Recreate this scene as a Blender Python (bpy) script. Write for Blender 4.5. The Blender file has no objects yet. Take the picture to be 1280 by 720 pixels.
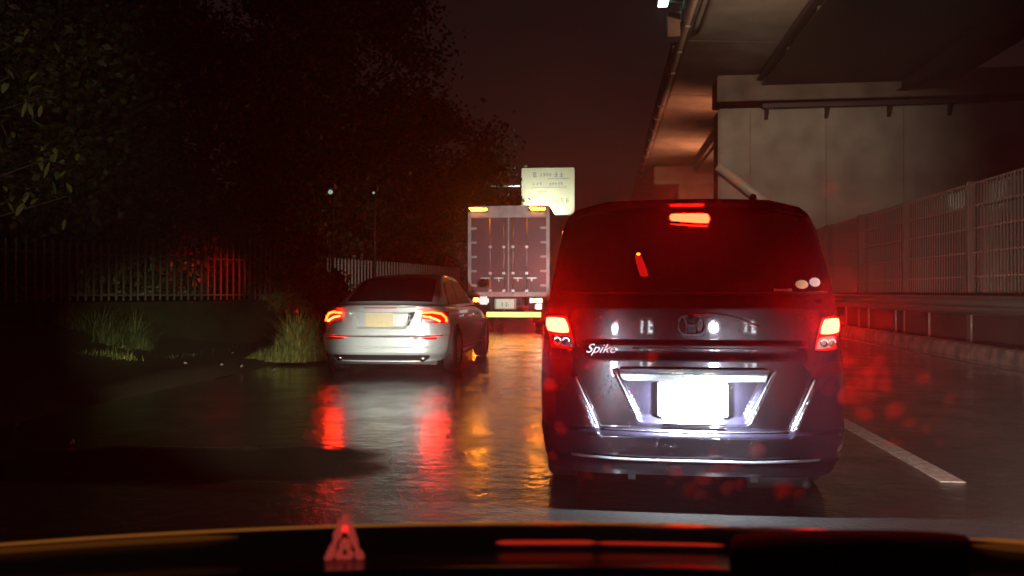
import bpy, bmesh, math, random
from mathutils import Vector, Matrix, noise

# ------------------------------------------------------------------ camera, world, exposure
S = bpy.context.scene
COL = S.collection
TH = math.radians(6.74)            # the camera looks a little to the left of the road's direction
F = 990.0                          # focal length in pixels of the 1280 wide photograph
EYE = 1.18
cam_d = bpy.data.cameras.new('camera'); cam = bpy.data.objects.new('camera', cam_d); COL.objects.link(cam)
cam.location = (0, 0, EYE)
cam.rotation_euler = (math.radians(90), 0, TH)
cam_d.sensor_width = 36; cam_d.lens = 36 * F / 1280
cam_d.shift_y = 5 / 1280
cam_d.clip_start = 0.05; cam_d.clip_end = 1000
cam_d.dof.use_dof = True; cam_d.dof.focus_distance = 7.0; cam_d.dof.aperture_fstop = 4.5
S.camera = cam
W = bpy.data.worlds.new('World'); S.world = W; W.use_nodes = True
wn = W.node_tree.nodes; wl = W.node_tree.links
bg = wn['Background']
tc = wn.new('ShaderNodeTexCoord'); sp = wn.new('ShaderNodeSeparateXYZ'); cr = wn.new('ShaderNodeValToRGB')
wl.new(tc.outputs['Generated'], sp.inputs[0]); wl.new(sp.outputs['Z'], cr.inputs[0]); wl.new(cr.outputs[0], bg.inputs[0])
cr.color_ramp.elements[0].color = (0.018, 0.0065, 0.0058, 1); cr.color_ramp.elements[0].position = 0.0
cr.color_ramp.elements[1].color = (0.0060, 0.0042, 0.0042, 1); cr.color_ramp.elements[1].position = 0.5
bg.inputs[1].default_value = 1.0
S.view_settings.view_transform = 'Standard'; S.view_settings.look = 'None'
S.view_settings.exposure = 0; S.view_settings.gamma = 1
S.cycles.use_denoising = True
S.cycles.max_bounces = 7; S.cycles.glossy_bounces = 4; S.cycles.diffuse_bounces = 2
S.cycles.transmission_bounces = 4; S.cycles.transparent_max_bounces = 8; S.cycles.volume_bounces = 0
S.cycles.sample_clamp_indirect = 3.0
rnd = random.Random(7)

def at(px, D, py=None):
    """World point seen at photograph column px (row py) at depth D metres along the view."""
    lat = (px - 640) / F * D
    x = lat * math.cos(TH) - D * math.sin(TH); y = lat * math.sin(TH) + D * math.cos(TH)
    return Vector((x, y, 0 if py is None else EYE - (py - 365) / F * D))

# ------------------------------------------------------------------ materials
def mat(name, col=(.5, .5, .5), rough=.5, metal=0, emit=None, es=1, coat=0, spec=.5, bump=None, noisecol=None, alpha=None):
    m = bpy.data.materials.new(name); m.use_nodes = True
    n = m.node_tree.nodes; l = m.node_tree.links; p = n['Principled BSDF']
    p.inputs['Base Color'].default_value = (*col, 1); p.inputs['Roughness'].default_value = rough
    p.inputs['Metallic'].default_value = metal; p.inputs['Coat Weight'].default_value = coat
    p.inputs['Coat Roughness'].default_value = .04
    p.inputs['Specular IOR Level'].default_value = spec
    if emit:
        p.inputs['Emission Color'].default_value = (*emit, 1); p.inputs['Emission Strength'].default_value = es
    t = n.new('ShaderNodeTexCoord')
    if noisecol:                       # (second colour, scale)
        c2, sc = noisecol
        nz = n.new('ShaderNodeTexNoise'); nz.inputs['Scale'].default_value = sc; nz.inputs['Detail'].default_value = 6
        mx = n.new('ShaderNodeMix'); mx.data_type = 'RGBA'
        rp = n.new('ShaderNodeMapRange'); rp.inputs[1].default_value = .35; rp.inputs[2].default_value = .65
        l.new(t.outputs['Object'], nz.inputs['Vector']); l.new(nz.outputs[0], rp.inputs[0]); l.new(rp.outputs[0], mx.inputs[0])
        mx.inputs[6].default_value = (*col, 1); mx.inputs[7].default_value = (*c2, 1)
        l.new(mx.outputs[2], p.inputs['Base Color'])
    if bump:                           # (scale, strength, distance)
        sc, st, di = bump
        nz = n.new('ShaderNodeTexNoise'); nz.inputs['Scale'].default_value = sc; nz.inputs['Detail'].default_value = 4
        b = n.new('ShaderNodeBump'); b.inputs['Strength'].default_value = st; b.inputs['Distance'].default_value = di
        l.new(t.outputs['Object'], nz.inputs['Vector']); l.new(nz.outputs[0], b.inputs['Height'])
        l.new(b.outputs[0], p.inputs['Normal'])
    return m

def drops(m, scale=90, strength=.6, dist=.002, rad=.32):
    """Beads of rain standing on a surface: a voronoi bump with gaps."""
    n = m.node_tree.nodes; l = m.node_tree.links; p = n['Principled BSDF']
    t = n.new('ShaderNodeTexCoord')
    v = n.new('ShaderNodeTexVoronoi'); v.inputs['Scale'].default_value = scale
    r = n.new('ShaderNodeMapRange'); r.inputs[1].default_value = rad; r.inputs[2].default_value = 0.0
    r.interpolation_type = 'SMOOTHSTEP'
    b = n.new('ShaderNodeBump'); b.inputs['Strength'].default_value = strength; b.inputs['Distance'].default_value = dist
    l.new(t.outputs['Object'], v.inputs['Vector']); l.new(v.outputs['Distance'], r.inputs[0])
    l.new(r.outputs[0], b.inputs['Height']); l.new(b.outputs[0], p.inputs['Normal'])
    l.new(b.outputs[0], p.inputs['Coat Normal'])
    return m

M = {}
M['van_paint'] = drops(mat('van paint', (.014, .012, .021), .26, .35, coat=1), 70, .35, .002)
M['van_glass'] = drops(mat('tinted glass', (.006, .004, .006), .08, 0, coat=1, spec=.6), 28, .25, .003, .2)
M['van_bumper'] = drops(mat('van bumper paint', (.012, .011, .016), .3, .4, coat=1), 70, .35, .002)
M['chrome'] = mat('chrome', (.85, .87, .9), .22, 1)
M['badge'] = mat('badge chrome', (.9, .92, .96), .3, .3)
M['badge_dim'] = drops(mat('script chrome', (.4, .38, .4), .3, .8), 220, 1, .003, .4)
M['wet_chrome'] = drops(mat('wet chrome', (.75, .85, .85), .25, 1), 160, 1, .004, .45)
M['black_plastic'] = mat('black plastic', (.015, .014, .014), .45)
M['rubber'] = mat('tyre rubber', (.015, .015, .015), .6)
M['alloy'] = mat('alloy', (.4, .4, .42), .3, .9)
M['glint_led'] = mat('added glint dots lit', (.8, .8, .8), .3, emit=(.85, .92, 1), es=34)
M['plate'] = mat('number plate', (.8, .8, .78), .5, bump=(300, .1, .001))
M['brake'] = mat('brake lamp lit', (.5, .01, .01), .3, emit=(1, .0023, .0010), es=640)
M['brake_top'] = mat('high brake lamp lit', (.5, .01, .01), .3, emit=(1, .0045, .0014), es=120)
M['red_lens'] = mat('red lens', (.45, .01, .012), .15, coat=1)
M['clear_lens'] = mat('clear lens', (.55, .40, .40), .12, .6, coat=1, bump=(60, .8, .01))
M['silver'] = drops(mat('silver paint', (.52, .55, .52), .33, .5, coat=.7), 60, .25, .002)
M['silver_dark'] = mat('silver shut line', (.05, .05, .05), .5)
M['glass_dark'] = mat('car glass', (.008, .007, .007), .06, coat=1)
M['sedan_tail'] = mat('sedan tail strip lit', (.5, .02, .01), .3, emit=(1, .020, .002), es=46)
M['sedan_tail_hot'] = mat('sedan tail strip hot', (.5, .02, .01), .3, emit=(1, .026, .006), es=60)
M['sedan_plate'] = mat('sedan number plate', (.40, .33, .19), .5)
M['truck_frame'] = mat('truck door frame', (.62, .58, .52), .4, .2, noisecol=((.4, .36, .33), 3))
M['truck_door'] = mat('truck door', (.19, .085, .085), .35, .1, noisecol=((.15, .07, .075), 2))
M['truck_side'] = mat('truck side', (.45, .38, .34), .45)
M['steel'] = mat('galvanised steel', (.6, .58, .55), .35, .8)
M['amber'] = mat('amber lamp lit', (.8, .3, .02), .3, emit=(1, .26, .004), es=110)
M['amber_dim'] = mat('amber glow low', (.8, .3, .02), .3, emit=(1, .30, .02), es=3)
M['bar_glow'] = mat('bar tape glow', (.8, .7, .4), .3, emit=(1, .38, .07), es=6.5)  # retroreflective tape: the headlamp light it returns is painted as emission
M['white_lamp'] = mat('white lamp lit', (.8, .8, .7), .3, emit=(1, .8, .55), es=2.5)
M['green_lamp'] = mat('street lamp lit', (.8, .9, .8), .3, emit=(.6, 1, .75), es=9)
M['far_lamp'] = mat('far lamp lit', (.8, .9, .8), .3, emit=(.7, 1, .9), es=.35)
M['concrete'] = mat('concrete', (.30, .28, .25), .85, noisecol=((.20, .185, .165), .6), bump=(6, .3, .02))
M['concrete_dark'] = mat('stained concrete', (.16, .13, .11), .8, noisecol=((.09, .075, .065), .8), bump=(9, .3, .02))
M['girder'] = mat('dark steel girder', (.035, .028, .028), .6, .3)
M['pipe'] = mat('drain pipe', (.22, .18, .16), .5)
M['tray'] = mat('cable tray', (.10, .06, .055), .6)
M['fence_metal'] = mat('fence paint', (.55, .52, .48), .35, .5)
M['fence_shaded'] = mat('shaded fence paint', (.085, .075, .065), .4, 0)  # darker copy of the fence paint, shade put into the colour
M['fence_wall'] = mat('fence wall', (.014, .012, .008), .95, noisecol=((.02, .022, .010), 5), spec=.1, bump=(8, .5, .03))  # colour kept near black so the wall hardly shows
M['barrier_pane'] = mat('barrier pane', (.02, .018, .018), .22, coat=.5, bump=(2, .3, .03))
M['barrier_metal'] = mat('barrier metal', (.44, .31, .25), .38, .6)
M['rail_metal'] = mat('guardrail metal', (.55, .53, .52), .3, .75, bump=(3, .2, .01))
M['kerb'] = mat('kerb concrete', (.50, .40, .35), .75, noisecol=((.2, .18, .16), 4), bump=(20, .4, .01))
M['paint_line'] = mat('road paint', (.62, .58, .50), .45, noisecol=((.24, .22, .20), 20), bump=(60, .5, .004))
M['soil'] = mat('soil', (.045, .035, .025), .75, noisecol=((.03, .03, .015), 2), bump=(12, .8, .04))
M['dash'] = mat('dashboard vinyl', (.003, .0025, .0025), .95, spec=.1, bump=(160, .25, .002))
M['dash_gloss'] = mat('dashboard gloss', (.02, .014, .012), .28, coat=.5)
M['strip'] = mat('amber edge reflection', (.4, .2, .05), .4, emit=(1, .32, .05), es=.20)  # reflected orange light put into emission, no lamp on the dashboard
M['reflection_dim'] = mat('amber edge reflection low', (.4, .2, .05), .4, emit=(1, .30, .04), es=.05)
M['reflection_red'] = mat('red line reflection', (.4, .03, .02), .4, emit=(1, .04, .015), es=.34)
M['hazard'] = mat('hazard reflection', (.5, .04, .03), .4, emit=(1, .11, .08), es=.30)
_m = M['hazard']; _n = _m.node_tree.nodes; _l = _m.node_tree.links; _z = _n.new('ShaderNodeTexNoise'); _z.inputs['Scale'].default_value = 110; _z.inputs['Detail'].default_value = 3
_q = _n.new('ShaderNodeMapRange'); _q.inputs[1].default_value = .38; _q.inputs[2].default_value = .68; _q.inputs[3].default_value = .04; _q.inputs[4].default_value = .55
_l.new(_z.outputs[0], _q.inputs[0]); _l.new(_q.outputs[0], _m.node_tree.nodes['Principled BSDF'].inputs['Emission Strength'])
M['hazard_hot'] = mat('hazard reflection hot spot', (.5, .04, .03), .4, emit=(1, .03, .02), es=1.2)
M['sign'] = mat('sign face', (.62, .66, .46), .55, noisecol=((.52, .52, .42), .5))
M['sign_print'] = mat('sign print', (.12, .15, .24), .6)
M['sign_print_green'] = mat('sign print green', (.16, .22, .12), .6)
M['bark'] = mat('bark', (.05, .035, .025), .9, bump=(20, .8, .03))
def leafmat(name, a, b):
    m = mat(name, a, .5, noisecol=(b, 9 if 'grass' in name or 'bush' in name else 1.3)); return m
M['leaf'] = leafmat('tree leaves', (.035, .045, .012), (.07, .07, .022))
M['leaf_far'] = leafmat('far tree leaves', (.035, .035, .014), (.05, .05, .02))
M['leaf_near'] = leafmat('near leaves', (.09, .11, .03), (.16, .16, .06))
M['grass'] = leafmat('grass blades', (.06, .08, .02), (.26, .26, .10))
M['bush'] = leafmat('bush leaves', (.05, .075, .025), (.09, .11, .04))
M['scrap'] = mat('paper scrap', (.32, .31, .29), .6)
M['sticker_a'] = mat('yellow green sticker', (.75, .80, .55), .5, emit=None)
M['sticker_b'] = mat('white sticker', (.75, .75, .80), .5)

# wet asphalt
def road_mat():
    m = bpy.data.materials.new('wet asphalt'); m.use_nodes = True
    n = m.node_tree.nodes; l = m.node_tree.links; p = n['Principled BSDF']
    t = n.new('ShaderNodeTexCoord')
    big = n.new('ShaderNodeTexNoise'); big.inputs['Scale'].default_value = 1.6; big.inputs['Detail'].default_value = 9; big.inputs['Roughness'].default_value = .68
    fine = n.new('ShaderNodeTexNoise'); fine.inputs['Scale'].default_value = 55; fine.inputs['Detail'].default_value = 4
    for x in (big, fine): l.new(t.outputs['Object'], x.inputs['Vector'])
    rr = n.new('ShaderNodeMapRange'); rr.inputs[1].default_value = .38; rr.inputs[2].default_value = .62
    rr.inputs[3].default_value = .02; rr.inputs[4].default_value = .20
    l.new(big.outputs[0], rr.inputs[0])
    # a darker, rougher, duller patch left of the lane
    c = at(640 - 2.05 / 5.7 * F, 5.7)
    su = n.new('ShaderNodeVectorMath'); su.operation = 'SUBTRACT'; l.new(t.outputs['Object'], su.inputs[0]); su.inputs[1].default_value = (c.x, c.y, 0)
    ro = n.new('ShaderNodeVectorRotate'); ro.rotation_type = 'Z_AXIS'; ro.inputs['Angle'].default_value = -TH - .03; l.new(su.outputs[0], ro.inputs['Vector'])
    wv = n.new('ShaderNodeVectorMath'); wv.operation = 'MULTIPLY_ADD'; l.new(big.outputs['Color'], wv.inputs[0]); wv.inputs[1].default_value = (.5, .5, 0); l.new(ro.outputs[0], wv.inputs[2])
    dv = n.new('ShaderNodeVectorMath'); dv.operation = 'MULTIPLY'; l.new(wv.outputs[0], dv.inputs[0]); dv.inputs[1].default_value = (1 / 1.45, 1 / .62, 0)
    ab = n.new('ShaderNodeVectorMath'); ab.operation = 'MULTIPLY'; l.new(dv.outputs[0], ab.inputs[0]); l.new(dv.outputs[0], ab.inputs[1])
    ln = n.new('ShaderNodeVectorMath'); ln.operation = 'LENGTH'; l.new(ab.outputs[0], ln.inputs[0])
    pr = n.new('ShaderNodeMapRange'); pr.inputs[1].default_value = 1.15; pr.inputs[2].default_value = .6; pr.interpolation_type = 'SMOOTHSTEP'
    l.new(ln.outputs['Value'], pr.inputs[0])
    mr = n.new('ShaderNodeMix'); l.new(pr.outputs[0], mr.inputs[0]); l.new(rr.outputs[0], mr.inputs[2]); mr.inputs[3].default_value = .95
    l.new(mr.outputs[0], p.inputs['Roughness'])
    ms = n.new('ShaderNodeMix'); l.new(pr.outputs[0], ms.inputs[0]); ms.inputs[2].default_value = .8; ms.inputs[3].default_value = .05
    l.new(ms.outputs[0], p.inputs['Specular IOR Level'])
    cx = n.new('ShaderNodeMix'); cx.data_type = 'RGBA'; l.new(fine.outputs[0], cx.inputs[0])
    cx.inputs[6].default_value = (.012, .011, .010, 1); cx.inputs[7].default_value = (.036, .034, .031, 1)
    cd = n.new('ShaderNodeMix'); cd.data_type = 'RGBA'; l.new(pr.outputs[0], cd.inputs[0]); l.new(cx.outputs[2], cd.inputs[6]); cd.inputs[7].default_value = (.006, .0055, .005, 1)
    l.new(cd.outputs[2], p.inputs['Base Color'])
    b = n.new('ShaderNodeBump'); b.inputs['Strength'].default_value = .5; b.inputs['Distance'].default_value = .006
    l.new(fine.outputs[0], b.inputs['Height'])
    b2 = n.new('ShaderNodeBump'); b2.inputs['Strength'].default_value = .35; b2.inputs['Distance'].default_value = .03
    mid = n.new('ShaderNodeTexNoise'); mid.inputs['Scale'].default_value = 9; mid.inputs['Detail'].default_value = 5; l.new(t.outputs['Object'], mid.inputs['Vector'])
    l.new(mid.outputs[0], b2.inputs['Height']); l.new(b2.outputs[0], b.inputs['Normal'])
    vo = n.new('ShaderNodeTexVoronoi'); vo.inputs['Scale'].default_value = 42; l.new(t.outputs['Object'], vo.inputs['Vector'])
    b3 = n.new('ShaderNodeBump'); b3.inputs['Strength'].default_value = .45; b3.inputs['Distance'].default_value = .006
    l.new(vo.outputs['Distance'], b3.inputs['Height']); l.new(b.outputs[0], b3.inputs['Normal'])
    l.new(b3.outputs[0], p.inputs['Normal'])
    wf = n.new('ShaderNodeMix'); l.new(pr.outputs[0], wf.inputs[0]); wf.inputs[2].default_value = 1; wf.inputs[3].default_value = 0     # film of water, missing on the dull patch
    l.new(wf.outputs[0], p.inputs['Coat Weight']); p.inputs['Coat IOR'].default_value = 1.36
    wr = n.new('ShaderNodeMapRange'); wr.inputs[1].default_value = .4; wr.inputs[2].default_value = .6; wr.inputs[3].default_value = .05; wr.inputs[4].default_value = .26
    l.new(big.outputs[0], wr.inputs[0]); l.new(wr.outputs[0], p.inputs['Coat Roughness'])
    b4 = n.new('ShaderNodeBump'); b4.inputs['Strength'].default_value = .35; b4.inputs['Distance'].default_value = .012; l.new(mid.outputs[0], b4.inputs['Height'])
    l.new(b4.outputs[0], p.inputs['Coat Normal'])
    return m
M['road'] = road_mat()

# ------------------------------------------------------------------ mesh helpers
def link(name, me, parent=None, smooth=False):
    o = bpy.data.objects.new(name, me); COL.objects.link(o)
    if parent: o.parent = parent
    if smooth:
        me.polygons.foreach_set('use_smooth', [True] * len(me.polygons))
    return o

class MB:
    def __init__(s): s.v = []; s.f = []
    def add(s, vs, fs):
        k = len(s.v); s.v += [tuple(v) for v in vs]; s.f += [tuple(i + k for i in f) for f in fs]; return s
    def box(s, a, b, rz=0, c=None):
        x0, y0, z0 = a; x1, y1, z1 = b
        vs = [(x, y, z) for z in (z0, z1) for y in (y0, y1) for x in (x0, x1)]
        if rz:
            cx, cy = c or ((x0 + x1) / 2, (y0 + y1) / 2); co, si = math.cos(rz), math.sin(rz)
            vs = [(cx + (x - cx) * co - (y - cy) * si, cy + (x - cx) * si + (y - cy) * co, z) for x, y, z in vs]
        return s.add(vs, [(0, 2, 3, 1), (4, 5, 7, 6), (0, 1, 5, 4), (2, 6, 7, 3), (0, 4, 6, 2), (1, 3, 7, 5)])
    def bbox(s, a, b, bev=.01):
        """box with chamfered edges"""
        bm = bmesh.new(); bmesh.ops.create_cube(bm, size=1)
        for v in bm.verts:
            v.co = Vector([a[i] + (v.co[i] + .5) * (b[i] - a[i]) for i in range(3)])
        bmesh.ops.bevel(bm, geom=bm.edges[:], offset=bev, segments=2, affect='EDGES')
        bm.verts.index_update(); s.add([v.co[:] for v in bm.verts], [[v.index for v in f.verts] for f in bm.faces]); bm.free(); return s
    def tube(s, pts, r, n=8, cap=True):
        pts = [Vector(p) for p in pts]; rs = r if isinstance(r, (list, tuple)) else [r] * len(pts)
        rings = []
        for i, p in enumerate(pts):
            d = (pts[min(i + 1, len(pts) - 1)] - pts[max(i - 1, 0)]).normalized()
            a = d.cross(Vector((0, 0, 1)));
            if a.length < .05: a = d.cross(Vector((1, 0, 0)))
            a.normalize(); b = d.cross(a)
            rings.append([p + (a * math.cos(t) + b * math.sin(t)) * rs[i] for t in [2 * math.pi * k / n for k in range(n)]])
        return s.loft(rings, True, cap)
    def loft(s, rings, closed=True, cap=True):
        n = len(rings[0]); vs = [p for r in rings for p in r]; fs = []
        for i in range(len(rings) - 1):
            for j in range(n if closed else n - 1):
                k = (j + 1) % n; fs.append((i * n + j, i * n + k, (i + 1) * n + k, (i + 1) * n + j))
        if cap and closed:
            fs.append(tuple(range(n))[::-1]); fs.append(tuple((len(rings) - 1) * n + j for j in range(n)))
        return s.add(vs, fs)
    def prism(s, poly, axis, a, b):
        """polygon (2D) extruded along axis from a to b"""
        def P(u, v, w): return (w, u, v) if axis == 'x' else (u, w, v) if axis == 'y' else (u, v, w)
        n = len(poly)
        return s.add([P(u, v, a) for u, v in poly] + [P(u, v, b) for u, v in poly],
                     [tuple(range(n)), tuple(range(2 * n - 1, n - 1, -1))] + [(i, i + n, (i + 1) % n + n, (i + 1) % n) for i in range(n)])
    def cyl(s, c, r, h, axis='z', n=20, r2=None):
        c = Vector(c); d = Vector({'x': (1, 0, 0), 'y': (0, 1, 0), 'z': (0, 0, 1)}[axis]) * h
        return s.tube([c, c + d], [r, r if r2 is None else r2], n)
    def mesh(s, name, m):
        me = bpy.data.meshes.new(name); me.from_pydata(s.v, [], s.f); me.materials.append(M[m] if isinstance(m, str) else m)
        bm = bmesh.new(); bm.from_mesh(me); bmesh.ops.recalc_face_normals(bm, faces=bm.faces[:]); bm.to_mesh(me); bm.free()
        me.update(); return me
    def obj(s, name, m, parent=None, smooth=False):
        o = link(name, s.mesh(name, m), parent, smooth)
        return o

def autosmooth(o, ang=35):
    me = o.data; me.polygons.foreach_set('use_smooth', [True] * len(me.polygons))
    me.set_sharp_from_angle(angle=math.radians(ang)); return o

def thing(name, label, cat, loc=(0, 0, 0), rz=0, group=None):
    o = bpy.data.objects.new(name, None); COL.objects.link(o); o.empty_display_size = .2
    o.location = loc; o.rotation_euler = (0, 0, rz); o['label'] = label; o['category'] = cat
    if group: o['group'] = group
    return o
def tag(o, label=None, cat=None, group=None, kind=None):
    if label: o['label'] = label
    if cat: o['category'] = cat
    if group: o['group'] = group
    if kind: o['kind'] = kind
    return o
def struct(o): o['kind'] = 'structure'; return o
def copy_tree(o, parent=None):
    c = o.copy(); COL.objects.link(c); c.parent = parent
    for ch in list(o.children): copy_tree(ch, c)
    return c
def lamp(kind, parent, loc, energy, col=(1, 1, 1), size=.05, rot=None, target=None, spot=60, blend=.6):
    d = bpy.data.lights.new('lamp_light', kind); d.energy = energy; d.color = col
    if kind == 'AREA': d.size = size
    else: d.shadow_soft_size = size
    if kind == 'SPOT': d.spot_size = math.radians(spot); d.spot_blend = blend
    o = bpy.data.objects.new('lamp_light', d); COL.objects.link(o); o.location = loc
    if target is not None:
        o.rotation_euler = (Vector(target) - Vector(loc)).to_track_quat('-Z', 'Y').to_euler()
    if rot: o.rotation_euler = rot
    o.parent = parent; return o
def interp(tab, z):
    if z <= tab[0][0]: return tab[0][1]
    for (a, b), (c, d) in zip(tab, tab[1:]):
        if z <= c:
            t = (z - a) / (c - a); t = t * t * (3 - 2 * t) if False else t
            return b + (d - b) * t
    return tab[-1][1]
def sstep(a, b, x):
    t = max(0, min(1, (x - a) / (b - a))); return t * t * (3 - 2 * t)

def surf_patch(fn, quad, off=.004, thick=.02, n=10, m=6, round_=0.0):
    """A plate that lies on the surface y = fn(x, z): quad = TL, TR, BR, BL corners in (x, z); OFF proud of it."""
    TL, TR, BR, BL = [Vector(q) for q in quad]
    front = []
    for j in range(m + 1):
        for i in range(n + 1):
            u, v = i / n, j / m
            if round_:
                # squircle mapping pulls the corners in
                a, b = 2 * u - 1, 2 * v - 1
                k = 1 - round_ * (a * a * b * b)
                u, v = (a * k + 1) / 2, (b * k + 1) / 2
            p = (TL * (1 - u) + TR * u) * (1 - v) + (BL * (1 - u) + BR * u) * v
            front.append((p.x, fn(p.x, p.y) - off, p.y))
    back = [(x, y + thick, z) for x, y, z in front]
    N = (n + 1) * (m + 1); fs = []
    for j in range(m):
        for i in range(n):
            a = j * (n + 1) + i; fs.append((a, a + 1, a + n + 2, a + n + 1)); fs.append((N + a, N + a + n + 1, N + a + n + 2, N + a + 1))
    rim = [i for i in range(n + 1)] + [j * (n + 1) + n for j in range(1, m + 1)] + [m * (n + 1) + i for i in range(n - 1, -1, -1)] + [j * (n + 1) for j in range(m - 1, 0, -1)]
    for a, b in zip(rim, rim[1:] + rim[:1]): fs.append((a, b, N + b, N + a))
    return MB().add(front + back, fs)
def surf_tube(fn, pts, r, off=.004, n=6, sub=8):
    P = []
    for (a, b), (c, d) in zip(pts, pts[1:]):
        for k in range(sub): t = k / sub; x, z = a + (c - a) * t, b + (d - b) * t; P.append((x, fn(x, z) - off, z))
    x, z = pts[-1]; P.append((x, fn(x, z) - off, z))
    return MB().tube(P, r, n)
def text_mesh(txt, size, m, name, parent, shear=0, extrude=.003, bevel=0, xscale=1):
    c = bpy.data.curves.new(name, 'FONT'); c.body = txt; c.size = size; c.extrude = extrude; c.shear = shear
    c.bevel_depth = bevel; c.align_x = 'CENTER'; c.align_y = 'CENTER'
    o = bpy.data.objects.new(name, c); COL.objects.link(o)
    dg = bpy.context.evaluated_depsgraph_get(); me = bpy.data.meshes.new_from_object(o.evaluated_get(dg))
    bpy.data.objects.remove(o); me.materials.clear(); me.materials.append(M[m])
    o = link(name, me, parent); o.rotation_euler = (math.radians(90), 0, 0); o.scale = (xscale, 1, 1)
    return o
def glyphs(mb, x0, x1, z, h, y, n, r, thick=.004):
    """small blurred print: n block characters made of strokes, in the x-z plane at depth y"""
    w = (x1 - x0) / n
    for i in range(n):
        cx = x0 + (i + .5) * w; hw = w * .36
        for k in range(r.randint(2, 3)):
            zz = z + (k / 2 - .5) * h * .8
            mb.box((cx - hw * r.uniform(.6, 1), y - thick, zz - h * .07), (cx + hw * r.uniform(.6, 1), y, zz + h * .07))
        xx = cx + r.uniform(-.5, .5) * hw
        mb.box((xx - h * .06, y - thick - .001, z - h * .5), (xx + h * .06, y - .001, z + h * .5))
    return mb

# ------------------------------------------------------------------ the setting: ground and roads
def sheet(name, x0, x1, y0, y1, z, m, nx=1, ny=1):
    mb = MB(); vs = [(x0 + (x1 - x0) * i / nx, y0 + (y1 - y0) * j / ny, z) for j in range(ny + 1) for i in range(nx + 1)]
    fs = [(j * (nx + 1) + i, j * (nx + 1) + i + 1, (j + 1) * (nx + 1) + i + 1, (j + 1) * (nx + 1) + i) for j in range(ny) for i in range(nx)]
    return struct(mb.add(vs, fs).obj(name, m))
sheet('ground', -300, 300, -60, 400, -.05, 'soil')
sheet('road', -5.3, 6.42, -30, 300, 0, 'road')
# verge on the left: uneven earth rising behind the road edge
def verge():
    mb = MB(); nx, ny = 40, 90; vs = []
    for j in range(ny + 1):
        for i in range(nx + 1):
            x = -5.25 - i * .45; y = 2 + j * .7
            z = .02 + .10 * sstep(-5.3, -5.6, x) * 0 + (.06 if i else -.03) + .75 * sstep(-7.0, -10.5, x) + .05 * noise.noise(Vector((x, y, 0)) * 1.3)
            vs.append((x + (.12 * noise.noise(Vector((0, y * .8, 3))) if i == 0 else 0), y, z))
    fs = [(j * (nx + 1) + i, j * (nx + 1) + i + 1, (j + 1) * (nx + 1) + i + 1, (j + 1) * (nx + 1) + i) for j in range(ny) for i in range(nx)]
    return struct(mb.add(vs, fs).obj('verge', 'soil', smooth=True))
verge()
# markings: dashed lane line on the right, edge line by the kerb
MK = 0
def dash(x, y0, y1, w=.15):
    return struct(MB().box((x - w / 2, y0, .001), (x + w / 2, y1, .0035)).obj('lane_marking', 'paint_line'))
# the near dash ends (towards the camera) at row 600
for y0 in (5.2, 15.2, 25.2, 35.2, 45.2, 55.2): dash(2.14, y0, y0 + 6, .15)
struct(MB().box((5.93, 3, .002), (6.05, 90, .006)).obj('edge_line', 'paint_line'))
# concrete kerb in lengths
for k in range(14):
    y0 = 3 + k * 4
    o = MB().prism([(6.42, -.02), (6.45, .22), (6.49, .25), (6.66, .25), (6.68, .22), (6.68, -.02)], 'y', y0, y0 + 3.985).obj('kerb', 'kerb'); struct(o)
sheet('right_verge', 6.67, 26, -10, 120, .10, 'soil')

# ------------------------------------------------------------------ guardrail
gr = thing('guardrail', 'low steel guardrail with ridged beam and thin white posts along the right kerb', 'guardrail', (6.95, 14.2, 0))
prof = [(0, .74), (-.035, .76), (-.05, .80), (-.02, .84), (0, .87), (-.02, .90), (-.06, .94), (-.02, .98), (0, 1.01), (-.035, 1.045), (-.05, 1.08), (-.01, 1.11), (.012, 1.11), (.012, .74)]
for k in range(7):
    y0 = -10 + k * 8
    mb = MB().prism([(a, b) for a, b in prof], 'y', y0, y0 + 7.99)
    o = autosmooth(mb.obj('beam', 'rail_metal', gr), 50)
bmp = MB().cyl((0, 0, .1), .028, .86, n=10).mesh('post', 'fence_metal')
for k in range(26):
    o = link('post', bmp, gr, True); o.location = (.05, -8 + 2 * k, 0)

# ------------------------------------------------------------------ noise barrier (bars in front of dark glossy panes)
nbx = 7.6
nb = thing('noise_barrier', 'tall grey barrier of upright bars and dark panes on a concrete base behind the guardrail', 'barrier', (nbx, 17.6, 0))
for k in range(-1, 9):
    y0 = k * 3.6
    autosmooth(MB().bbox((-.08, y0 - .05, .1), (.06, y0 + .05, 3.50), .012).obj('post', 'barrier_metal', nb))
    MB().box((.09, y0 + .08, 1.08), (.11, y0 + 3.52, 3.40)).obj('pane', 'barrier_pane', nb)
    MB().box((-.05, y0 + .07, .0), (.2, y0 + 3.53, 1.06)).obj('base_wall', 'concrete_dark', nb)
    for z in (1.12, 1.50, 2.0, 2.50, 2.97, 3.43):
        MB().box((-.03, y0 + .072, z - .016), (.01, y0 + 3.528, z + .016)).obj('rail', 'barrier_metal', nb)
barm = MB().box((-.055, -.010, 1.06), (-.032, .010, 3.45)).mesh('bar', 'barrier_metal')
for k in range(-1, 9):
    for j in range(1, 27):
        o = link('bar', barm, nb); o.location = (0, k * 3.6 + j * .1333, 0)

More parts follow.
